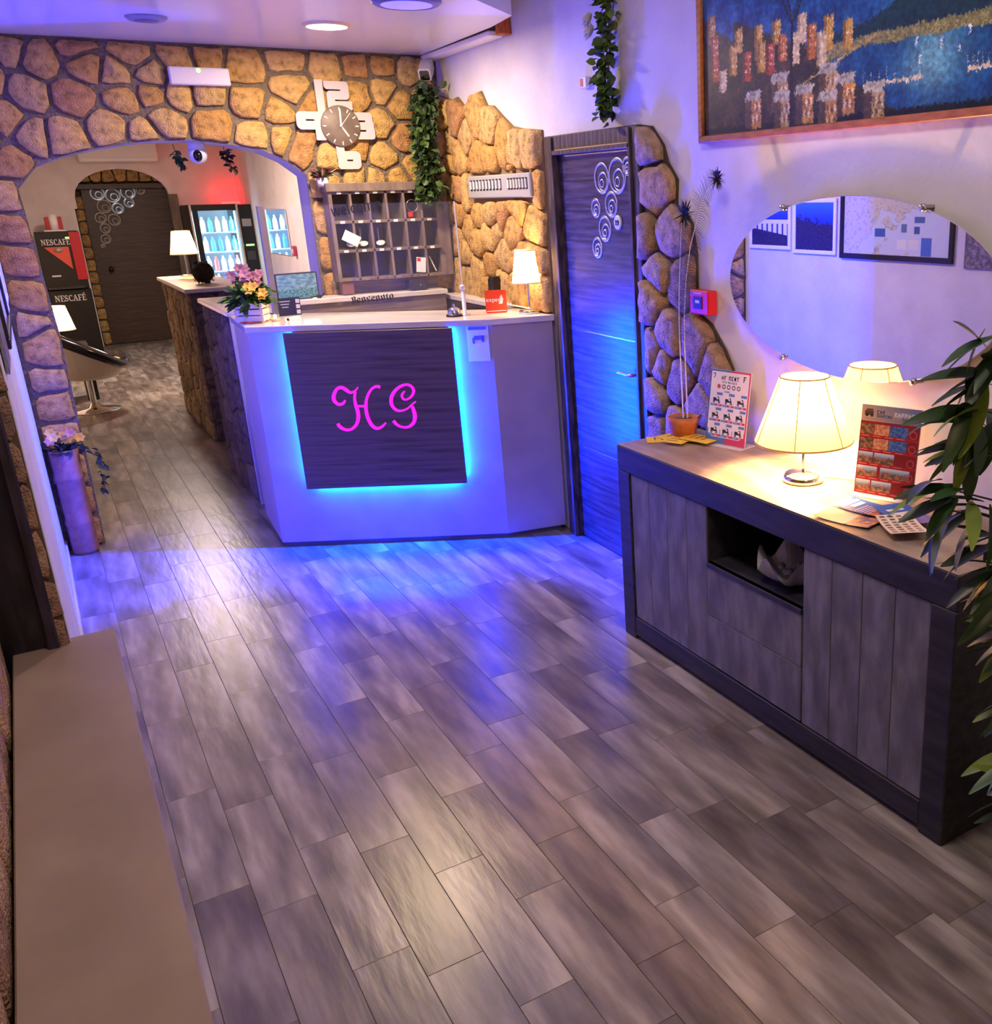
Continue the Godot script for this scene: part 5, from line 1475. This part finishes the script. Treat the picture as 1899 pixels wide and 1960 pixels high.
# ---------------------------------------------------------------- right wall: painting, mirror, alarm, sensor
func build_right_wall() -> void:
	# painting in a thin orange-brown frame
	var pa := thing("painting", "large painting of a bay and town at dusk in a thin brown frame", "painting", Vector3(2.358, 2.03, -2.5), -PI / 2)
	var W := 1.72
	var H := 0.95
	var wood := grained(noise_tex(230, 0.01, [0.0, "8c5230", 1.0, "b87444"], 4), Vector3(2, 8, 8), 0.4)
	obj("frame", extrude_frame(W, H, 0.026, 0.03), wood, pa)
	obj("canvas", picture_quad(W - 0.04, H - 0.04, Vector3(0, H / 2, 0.016)), pic(bay_image(), 0.35), pa)
	# oval mirror on stand-off clips, in front of the wall
	var mi := thing("oval_mirror", "large oval frameless mirror on four metal clips above the sideboard", "mirror", Vector3(2.325, 1.518, -2.48), -PI / 2)
	var o := PackedVector2Array()
	for i in 96: o.append(Vector2(0.667 * cos(TAU * i / 96), 0.306 * sin(TAU * i / 96)))
	obj("backing", extrude(mb(), Geometry2D.offset_polygon(o, -0.004)[0], -0.006, -0.001), M("3a3a48", 0.5), mi)
	obj("mirror_glass", extrude(mb(), o, -0.001, 0.004, Transform3D(), 0.002), M("eeeef6", 0.0, 1.0), mi)
	for q in [[-0.335, 0.268], [0.335, 0.268], [-0.33, -0.27], [0.33, -0.27]]:
		var cl := lathe(mb(), [Vector2(0, -0.035), Vector2(0.008, -0.035), Vector2(0.008, 0.004), Vector2(0.012, 0.004), Vector2(0.012, 0.014), Vector2(0.009, 0.018), Vector2(0, 0.018)], 18, Transform3D(Basis(Vector3(1, 0, 0), PI / 2), Vector3(q[0], q[1], 0)))
		obj("clip", cl, M("d8d4d8", 0.15, 1.0), mi)
	var al := thing("fire_alarm", "red fire alarm box with a dark window on the wall beside the stones", "alarm", Vector3(2.358, 1.41, -3.35), -PI / 2)
	obj("body", bx(Vector3(0, 0, 0.025), Vector3(0.135, 0.1, 0.05), 0.006), M("d4202c", 0.4), al)
	obj("window", bx(Vector3(-0.005, 0.0, 0.051), Vector3(0.062, 0.05, 0.003), 0.0), M("1a1620", 0.3), al)
	obj("symbol", bx(Vector3(-0.005, 0.004, 0.0532), Vector3(0.03, 0.012, 0.001), 0.0), M("c8c4d0", 0.4), al)
	obj("top_label", bx(Vector3(-0.01, 0.038, 0.0505), Vector3(0.06, 0.006, 0.001), 0.0), M("e8a0a0", 0.4), al)
	var se := thing("door_sensor", "tiny white box with a red face on the wall above the door", "sensor", Vector3(2.358, 2.344, -4.3), -PI / 2)
	obj("body", bx(Vector3(0, 0, 0.012), Vector3(0.06, 0.05, 0.024), 0.004), M("f2eef4", 0.4), se)
	obj("red_face", bx(Vector3(-0.012, 0, 0.0245), Vector3(0.024, 0.034, 0.002), 0.0), M("c02030", 0.4), se)

func bay_image() -> Image:
	var w := 840
	var h := 460
	var im := Image.create(w, h, false, Image.FORMAT_RGB8)
	var n := FastNoiseLite.new()
	n.seed = 77
	n.frequency = 0.02
	var fine := FastNoiseLite.new()
	fine.seed = 78
	fine.frequency = 0.12
	for y in h:
		var v := 1.0 - float(y) / h
		for x in w:
			var u := float(x) / w
			var a := n.get_noise_2d(x, y)
			var b := fine.get_noise_2d(x, y * 2.0)
			var c := Color("16386e").lerp(Color("2c6aa8"), clampf(0.5 + a * 0.8 - (v - 0.45), 0, 1))
			# far mountain
			var ridge := 0.30 + 0.30 * exp(-pow((u - 0.86) / 0.2, 2.0)) + a * 0.01
			if u > 0.4 and v < ridge: c = Color("173848").lerp(Color("2c5a4c"), clampf((v - 0.25) * 3.0 + b * 0.4, 0, 1))
			# far shore with lights
			if u > 0.4 and v < 0.275 + (u - 0.5) * 0.04 + a * 0.01: c = Color("6a7048").lerp(Color("c8b878"), clampf(0.3 + b * 1.2, 0, 1))
			# water with a bright patch
			var shore := 0.262 - 0.5 * maxf(0.0, 0.5 - u) + 0.004 * sin(u * 60.0)
			if u > 0.36 and v < shore - 0.02:
				var glim := exp(-pow((u - 0.70) / 0.07, 2.0) - pow((v - 0.17) / 0.12, 2.0))
				c = Color("123a6c").lerp(Color("1c5c94"), clampf(0.5 + a, 0, 1)).lerp(Color("8cd0d8"), glim * (0.75 + 0.25 * b))
			# near land
			var land := 0.47 - 0.62 * maxf(0.0, u - 0.05) if u < 0.36 else 0.28 - 1.0 * (u - 0.36)
			land = maxf(land, 0.025 + a * 0.02)
			if u < 0.36: land = maxf(land, 0.30 - 0.02 * a)
			if u < 0.12: land = 0.46 - u * 0.9
			if v < land + b * 0.008: c = Color("2a2c1e").lerp(Color("5a4c2c"), clampf(0.35 + a * 0.9 + b * 0.5, 0, 1))
			if v < 0.03 + b * 0.01: c = Color("101c18")
			im.set_pixel(x, y, c)
	# promenade
	for k in 120:
		var u := lerpf(0.36, 0.56, k / 120.0)
		var v := lerpf(0.16, 0.275, k / 120.0)
		im.fill_rect(Rect2i(int(u * w), int((1 - v) * h), 5, 3), Color("b8a060"))
	# piers with boats
	for q in [[0.53, 0.115, 0.15], [0.78, 0.12, 0.08]]:
		for k in 44:
			var x := int((q[0] + q[2] * k / 44.0) * w)
			im.fill_rect(Rect2i(x, int((1 - q[1] + 0.002 * sin(k)) * h) - 3, 4, 5), Color("c8b890") if k % 3 else Color("e8e0d0"))
			if k % 6 == 0: im.fill_rect(Rect2i(x, int((1 - q[1]) * h) - 20, 1, 18), Color("d0c8b8"))
	for q in [[0.66, 0.215], [0.72, 0.2], [0.78, 0.225], [0.67, 0.16], [0.76, 0.17]]: im.fill_rect(Rect2i(int(q[0] * w), int((1 - q[1]) * h) - 12, 3, 13), Color("e4e8ec"))
	# houses, far to near
	var r := RandomNumberGenerator.new()
	r.seed = 9
	for q in [[0.04, 0.41, 0], [0.05, 0.33, 1], [0.14, 0.35, 2], [0.21, 0.33, 2], [0.27, 0.35, 2], [0.35, 0.34, 3], [0.43, 0.31, 2], [0.485, 0.29, 2], [0.05, 0.26, 1], [0.12, 0.28, 2], [0.17, 0.25, 1], [0.22, 0.27, 2], [0.29, 0.29, 4], [0.25, 0.26, 1], [0.33, 0.28, 3], [0.38, 0.29, 4], [0.41, 0.26, 3], [0.08, 0.21, 3]]:
		var x := int(q[0] * w)
		var y := int((1 - q[1]) * h)
		var hw := 24
		var hh := 38 + r.randi() % 18
		im.fill_rect(Rect2i(x - hw / 2, y - hh / 2, hw, hh), Color(["a88038", "b0502c", "c8a040", "d8c898", "c07830"][q[2]]))
		im.fill_rect(Rect2i(x - hw / 2, y - hh / 2, 7, hh), Color(["7c5c28", "7c3420", "94702c", "a8966c", "8c5420"][q[2]]))
		for k in 3:
			for m in 3: im.fill_rect(Rect2i(x - 4 + k * 6, y - hh / 2 + 5 + m * 12, 2, 6), Color("f0e4b8"))
	for q in [[0.19, 0.075, 1], [0.28, 0.125, 0], [0.29, 0.06, 0], [0.36, 0.07, 1], [0.43, 0.13, 0], [0.48, 0.085, 1], [0.43, 0.035, 1], [0.56, 0.045, 0]]:
		var x := int(q[0] * w)
		var y := int((1 - q[1]) * h)
		im.fill_rect(Rect2i(x - 22, y - 22, 46, 50), Color("c89448") if q[2] else Color("b8a068"))
		im.fill_rect(Rect2i(x - 22, y - 22, 18, 50), Color("5c4c34"))
		for k in 4:
			for m in 2: im.fill_rect(Rect2i(x - 1 + k * 6, y - 14 + m * 18, 3, 12), Color("f4e8c4") if (k + m) % 2 else Color("7a5428"))
		for k in 16: im.fill_rect(Rect2i(x - 26 + k / 2, y - 22 - k, 46, 1), Color("b4b4a0"))
		im.fill_rect(Rect2i(x - 10, y - 33, 16, 5), Color("8a8a7c"))
	# tree in front
	for k in 170:
		im.fill_rect(Rect2i(int(0.318 * w) - 4 + k / 60, h - k, 9 - k / 50, 1), Color("241c14"))
	for q in [[-1.0, 110, 3], [1.0, 120, 3], [-0.45, 130, 2], [0.5, 130, 2]]:
		for k in q[1]:
			im.fill_rect(Rect2i(int(0.32 * w) + int(q[0] * k * 0.6), h - 168 - int(k * 0.9), q[2], 2), Color("2c2418"))
	# brush work: edges pulled about by small strokes, uneven paint
	var out := Image.create(w, h, false, Image.FORMAT_RGB8)
	for y in h:
		for x in w:
			var dx := int(fine.get_noise_2d(x * 0.9, y * 1.4) * 7.0)
			var dy := int(fine.get_noise_2d(x * 1.3 + 500.0, y * 0.8) * 8.0)
			var c := im.get_pixel(clampi(x + dx, 0, w - 1), clampi(y + dy, 0, h - 1))
			var k := 1.0 + 0.3 * fine.get_noise_2d(x * 0.7 + 90.0, y * 0.7) + 0.15 * n.get_noise_2d(x * 2.0, y * 2.0)
			out.set_pixel(x, y, Color(c.r * k, c.g * k, c.b * k))
	return out

# ---------------------------------------------------------------- ceiling fittings, clock, cameras
func build_ceiling_fittings() -> void:
	var dl := thing("downlight", "round bright downlight in the low ceiling above the arch", "ceiling light", Vector3(1.485, 2.68, -5.353))
	obj("rim", lathe(mb(), [Vector2(0.098, -0.012), Vector2(0.112, -0.008), Vector2(0.115, 0.0)], 40), M("e8d0b0", 0.4), dl)
	obj("diffuser", lathe(mb(), [Vector2(0.0, -0.012), Vector2(0.098, -0.012)], 40), glow("fff0d8", 2.5), dl)
	area(Vector3(0, -0.02, 0), Vector3.DOWN, Vector3(0, 0, 1), Vector2(0.17, 0.17), "ffe0b2", 4.6, dl)
	var vt := thing("ceiling_vent", "small flat grey fitting in the low ceiling at the left", "vent", Vector3(0.7, 2.68, -5.47))
	obj("rim", lathe(mb(), [Vector2(0.0, -0.016), Vector2(0.075, -0.016), Vector2(0.088, -0.006), Vector2(0.09, 0.0)], 36), M("8e8c9a", 0.4), vt)
	obj("cover", lathe(mb(), [Vector2(0.0, -0.021), Vector2(0.05, -0.019), Vector2(0.055, -0.016)], 30), M("6c6a78", 0.4), vt)
	var bd := thing("blue_ceiling_lamp", "round lamp with a blue glowing disc at the edge of the low ceiling", "ceiling light", Vector3(1.6, 2.68, -4.5))
	obj("rim", lathe(mb(), [Vector2(0.0, -0.035), Vector2(0.135, -0.035), Vector2(0.15, -0.025), Vector2(0.15, 0.0)], 44), M("3a48c8", 0.35), bd)
	obj("diffuser", lathe(mb(), [Vector2(0.0, -0.037), Vector2(0.11, -0.036)], 44), glow("1c38ff", 0.9), bd)
	area(Vector3(0, -0.045, 0), Vector3.DOWN, Vector3(0, 0, 1), Vector2(0.2, 0.2), "5070ff", 0.4, bd)
	# emergency light
	var em := thing("emergency_light", "white rectangular emergency light with a green dot on the stone arch", "emergency light", Vector3(1.0, 2.51, -6.21))
	obj("body", bx(Vector3(0, 0, 0.025), Vector3(0.3, 0.088, 0.05), 0.006), M("e2dde6", 0.4), em)
	obj("green_indicator", ball(mb(), Vector3(-0.005, 0.028, 0.05), Vector3(0.012, 0.012, 0.004)), glow("a0ff00", 1.3), em)
	# clock: big numerals behind a grey dial
	var ck := thing("wall_clock", "wall clock with a grey dial and large white numerals on the stone wall", "clock", Vector3(1.72, 2.268, -6.195))
	var white := M("cfc6c8", 0.4)
	var w := 0.04
	var bars := func(list: Array) -> void:
		var sh := mb()
		for i in list.size():
			var q: Array = list[i]
			extrude(sh, round_rect(q[0], q[1], q[2], q[3], q[4], 5), 0.0, 0.012 + 0.0001 * i)
		obj("numeral", sh, white, ck)
	# 12, 3, 6 and 9 in thick rounded strokes with narrow slots
	bars.call([[-0.118, 0.05, -0.073, 0.25, 0.002], [-0.067, 0.2, 0.073, 0.244, 0.02], [-0.067, 0.222, -0.03, 0.244, 0.002], [0.026, 0.145, 0.074, 0.242, 0.022], [-0.056, 0.145, 0.07, 0.192, 0.02], [-0.057, 0.08, -0.012, 0.19, 0.018], [-0.05, 0.09, 0.085, 0.137, 0.002]])
	bars.call([[0.07, 0.034, 0.192, 0.078, 0.018], [0.07, -0.019, 0.198, 0.024, 0.004], [0.07, -0.072, 0.2, -0.029, 0.018], [0.15, -0.07, 0.201, 0.0, 0.02], [0.15, 0.004, 0.193, 0.076, 0.02]])
	bars.call([[-0.04, -0.22, 0.006, -0.09, 0.02], [-0.04, -0.239, 0.09, -0.194, 0.02], [0.05, -0.235, 0.097, -0.142, 0.022], [-0.03, -0.185, 0.09, -0.138, 0.02], [-0.04, -0.237, 0.014, -0.15, 0.025]])
	bars.call([[-0.24, -0.02, -0.1, 0.027, 0.02], [-0.24, 0.036, -0.1, 0.078, 0.02], [-0.246, -0.018, -0.193, 0.076, 0.026], [-0.145, -0.078, -0.09, 0.076, 0.004]])
	obj("dial", lathe(mb(), [Vector2(0, 0.0), Vector2(0.112, 0.0), Vector2(0.114, 0.016), Vector2(0.11, 0.02), Vector2(0, 0.02)], 56, Transform3D(Basis(Vector3(1, 0, 0), PI / 2), Vector3(0, 0, 0.004))), grained(noise_tex(240, 0.01, [0.0, "6a5c54", 1.0, "82746a"], 4), Vector3(2, 2, 2), 0.5), ck)
	for i in 12:
		var a := TAU * i / 12
		obj("hour_mark", box(mb(), Vector3(0, 0.094, 0.025), Vector3(0.006, 0.02, 0.002), 0.0, Transform3D(Basis(Vector3(0, 0, 1), a), Vector3.ZERO)), M("f2ece8", 0.4), ck)
	for hd in [[-0.03, 0.1, 0.009], [-2.55, 0.075, 0.009], [-0.7, 0.1, 0.003]]:
		obj("hand", box(mb(), Vector3(0, hd[1] / 2 - 0.006, 0.029), Vector3(hd[2], hd[1], 0.002), 0.0, Transform3D(Basis(Vector3(0, 0, 1), hd[0]), Vector3.ZERO)), M("f8f4f0", 0.4), ck)
	obj("hub", ball(mb(), Vector3(0, 0, 0.03), Vector3(0.009, 0.009, 0.004)), M("f8f4f0", 0.4), ck)
	# bullet camera in the corner
	var bc := thing("bullet_camera", "white bullet camera in the corner above the hanging ivy", "camera", Vector3(2.24, 2.58, -6.08))
	var dir := Vector3(-0.45, -0.5, 0.74).normalized()
	var b := look(dir)
	obj("body", extrude(mb(), round_rect(-0.036, -0.036, 0.036, 0.036, 0.012), -0.07, 0.07, Transform3D(b, Vector3.ZERO), 0.004), M("c9c9cc", 0.4), bc)
	obj("lens", extrude(mb(), round_rect(-0.028, -0.028, 0.028, 0.028, 0.01), 0.07, 0.073, Transform3D(b, Vector3.ZERO)), M("0e0e12", 0.15), bc)
	obj("bracket", tube(mb(), [-dir * 0.06, -dir * 0.06 + Vector3(0.03, 0.05, -0.03), Vector3(0.06, 0.09, -0.06)], [0.02, 0.016, 0.028], 10), M("b9b4b4", 0.4), bc)

# ---------------------------------------------------------------- plants
func ivy(called: String, label: String, at: Vector3, path: Array, spread: float, count: int, size: float, tones: Array, wall_side: Vector3) -> Node3D:
	var t := thing(called, label, "plant", at)
	var per := count / tones.size()
	for tone in tones:
		var st := mb()
		for i in per:
			var f := rnd(0, path.size() - 1.001)
			var p: Vector3 = path[int(f)].lerp(path[int(f) + 1], f - int(f))
			var d := Vector3(rnd(-1, 1), rnd(-0.9, 0.4), rnd(-1, 1)) + wall_side * rnd(0.2, 1.2)
			var q := p + Vector3(rnd(-1, 1), rnd(-0.4, 0.4), rnd(-1, 1)) * spread + wall_side * spread * 0.8
			leaf(st, Transform3D(look(d, rnd(-1.2, 1.2)), q), size * rnd(0.7, 1.2), size * 0.85, 0.3, 3)
		obj("foliage", st, M(tone, 0.5), t)
	var vines := mb()
	for k in 4:
		var line := []
		for p in path: line.append(p + Vector3(rnd(-1, 1), 0, rnd(-1, 1)) * spread * 0.5 + wall_side * spread * 0.5)
		tube(vines, line, [0.0025], 5)
	obj("vine", vines, M("4a4630", 0.7), t)
	return t

func build_plants() -> void:
	ivy("hanging_ivy", "dense dark hanging ivy in the corner beside the key rack", Vector3(2.24, 2.5, -6.1), [Vector3(0.03, 0.0, 0), Vector3(-0.02, -0.15, 0.0), Vector3(-0.04, -0.32, 0.02), Vector3(-0.04, -0.45, 0.02), Vector3(-0.05, -0.58, 0.02), Vector3(-0.04, -0.66, 0.02)], 0.06, 780, 0.05, ["24361e", "35502a", "4c6a38"], Vector3(-0.5, 0, 0.8))
	var iv := ivy("hanging_ivy", "bright green hanging ivy with two white roses above the door", Vector3(2.34, 2.62, -4.03), [Vector3(0, 0.12, 0.03), Vector3(0, -0.0, 0.03), Vector3(0, -0.16, 0.01), Vector3(-0.01, -0.28, -0.01), Vector3(0, -0.36, 0.0), Vector3(0, -0.44, -0.03)], 0.035, 240, 0.045, ["4a6a24", "66842c", "35501f"], Vector3(-1, 0, 0))
	for q in [Vector3(-0.06, -0.05, -0.07), Vector3(-0.06, -0.1, -0.06)]:
		var st := mb()
		for i in 26:
			var a := i * 2.4
			var u := i / 26.0
			var dr := Vector3(cos(a) * (0.3 + u), 1.1 - u, sin(a) * (0.3 + u))
			leaf(st, Transform3D(Basis(Vector3(0, 0, 1), 1.2) * look(dr), q), 0.03 + 0.015 * u, 0.034, -0.3, 3)
		obj("rose", st, M("f4f0ea", 0.6), iv)
	for j in 9:
		var st := leaf(mb(), Transform3D(look(Vector3(-0.6, rnd(-0.8, 0.1), rnd(-1, 1)), rnd(-1, 1)), Vector3(-0.03, -0.2 - j * 0.035, -0.07 + 0.008 * j)), 0.045, 0.036, 0.2)
		obj("leaf", st, M("5a6a34", 0.6), iv)
	# flower tuft on the pillar end
	var tf := thing("flower_pot", "small pot of white and dark red flowers on the corner of the key rack", "flowers", Vector3(1.56, 1.93, -6.12))
	obj("pot", lathe(mb(), [Vector2(0, 0), Vector2(0.03, 0), Vector2(0.036, 0.05), Vector2(0.03, 0.045), Vector2(0, 0.045)], 20), M("e4dcdc", 0.4), tf)
	for lot in [["foliage", "3c3430", 40], ["blossom", "7c2c34", 22], ["twig", "c8b490", 14]]:
		var st := mb()
		for i in lot[2]:
			var d := Vector3(rnd(-1, 1), rnd(0.1, 1), rnd(-1, 1)).normalized()
			leaf(st, Transform3D(look(d, rnd(-1, 1)), Vector3(0, 0.045, 0) + d * rnd(0, 0.04)), 0.045 if lot[0] != "twig" else 0.08, 0.022 if lot[0] != "twig" else 0.006, 0.2, 3)
		obj(lot[0], st, M(lot[1], 0.6), tf)
	# tall clay pot with flowers by the left pier
	var cp := thing("clay_pot", "tall ribbed clay planter with small yellow flowers beside the left pier", "planter", Vector3(-0.015, 0, -6.14))
	var clay := grained(noise_tex(250, 0.01, [0.0, "8c5c44", 1.0, "a87656"], 4), Vector3(3, 3, 3), 0.85)
	var prof := [Vector2(0, 0), Vector2(0.075, 0), Vector2(0.082, 0.02), Vector2(0.08, 0.16), Vector2(0.086, 0.175), Vector2(0.086, 0.19), Vector2(0.08, 0.205), Vector2(0.082, 0.42), Vector2(0.09, 0.435), Vector2(0.09, 0.45), Vector2(0.083, 0.465), Vector2(0.088, 0.6), Vector2(0.08, 0.6), Vector2(0.076, 0.56), Vector2(0, 0.56)]
	for i in prof.size(): prof[i] = Vector2(prof[i].x * 0.82, prof[i].y)
	obj("pot", lathe(mb(), prof, 36), clay, cp)
	var st := mb()
	for i in 70:
		var d := Vector3(rnd(-1, 1), rnd(0.0, 1), rnd(-1, 1)).normalized()
		leaf(st, Transform3D(look(d, rnd(-1, 1)), Vector3(rnd(-0.05, 0.05), 0.58, rnd(-0.05, 0.05)) + d * rnd(0, 0.06)), 0.045, 0.03, 0.3)
	for i in 26:
		var f := i / 26.0
		leaf(st, Transform3D(look(Vector3(rnd(0, 1), rnd(-1, 0.3), rnd(-0.5, 1)), rnd(-1, 1)), Vector3(0.09 + 0.07 * sin(f * 2.6) + rnd(-0.02, 0.02), 0.62 - 0.28 * f, 0.03)), 0.04, 0.028, 0.3)
	obj("foliage", st, M("33402a", 0.6), cp)
	for i in 9:
		var q := Vector3(rnd(-0.05, 0.09), rnd(0.65, 0.7), rnd(-0.02, 0.08))
		var b := mb()
		for j in 6: leaf(b, Transform3D(Basis(Vector3(1, 0, 0), 1.0) * look(Vector3(cos(TAU * j / 6), 0.7, sin(TAU * j / 6))), q), 0.03, 0.026, 0.3, 3)
		obj("blossom", b, M("e8bc48" if i % 3 else "c88a5c", 0.6), cp)
	# artificial bamboo at the right edge
	var bp := thing("bamboo_plant", "large artificial bamboo plant with long dark green leaves at the right edge", "plant", Vector3(2.02, 0, -1.22))
	obj("pot", lathe(mb(), [Vector2(0, 0), Vector2(0.13, 0), Vector2(0.16, 0.28), Vector2(0.15, 0.28), Vector2(0.14, 0.25), Vector2(0, 0.25)], 36), M("2a2420", 0.7), bp)
	var canes := mb()
	for q in [Vector3(-0.08, 1.75, -0.05), Vector3(0.1, 1.9, 0.05), Vector3(-0.02, 1.6, 0.1), Vector3(0.02, 1.85, -0.1)]: tube(canes, [Vector3(q.x * 0.4, 0.25, q.z * 0.4), Vector3(q.x, q.y * 0.55, q.z), q], [0.011, 0.009, 0.006], 8)
	obj("stem", canes, M("4a4a28", 0.6), bp)
	var green := [M("1f3a18", 0.4), M("2a4a1c", 0.4), M("365a22", 0.4), M("6e8428", 0.45)]
	var shapes := []
	for i in 3:
		var lf := leaf(mb(), Transform3D(), 0.13 + 0.02 * i, 0.038, 0.12 + 0.1 * i, 8)
		lf.generate_normals()
		shapes.append(lf.commit())
	var nodes := [Vector3(-0.28, 1.52, -0.16), Vector3(-0.28, 1.45, -0.16), Vector3(-0.3, 1.37, -0.16), Vector3(-0.26, 1.33, -0.16), Vector3(-0.27, 1.27, -0.18), Vector3(-0.36, 1.19, -0.18), Vector3(-0.31, 1.15, -0.14), Vector3(-0.24, 1.06, -0.14), Vector3(-0.22, 0.98, -0.12), Vector3(-0.2, 0.9, -0.1), Vector3(-0.16, 0.8, -0.1), Vector3(-0.16, 0.66, -0.08), Vector3(-0.14, 0.5, -0.06), Vector3(-0.14, 0.36, -0.04), Vector3(-0.1, 1.6, -0.1), Vector3(-0.1, 1.3, -0.05), Vector3(-0.1, 1.05, 0.0), Vector3(0.0, 1.7, 0.1), Vector3(0.15, 1.5, 0.1), Vector3(0.1, 1.2, 0.15), Vector3(0.0, 0.85, 0.15), Vector3(-0.05, 0.6, 0.1)]
	var twigs := mb()
	for q in nodes:
		tube(twigs, [Vector3(q.x * 0.2, q.y - 0.1, q.z * 0.2), q], [0.004, 0.002], 5)
		for i in 9:
			var out := Vector3(q.x, 0, q.z).normalized()
			var d := out * rnd(0.2, 1.0) + Vector3(rnd(-0.7, 0.7), rnd(-0.9, 0.35), rnd(-0.7, 0.7))
			var o := obj("leaf", shapes[rng.randi() % 3], green[mini(rng.randi() % 10, 9) % 4 if rng.randf() < 0.85 else 3], bp)
			o.transform = Transform3D(look(d, rnd(-0.7, 0.7)), q + Vector3(rnd(-0.03, 0.03), rnd(-0.03, 0.03), rnd(-0.03, 0.03)))
	obj("twigs", twigs, M("3a4022", 0.7), bp)
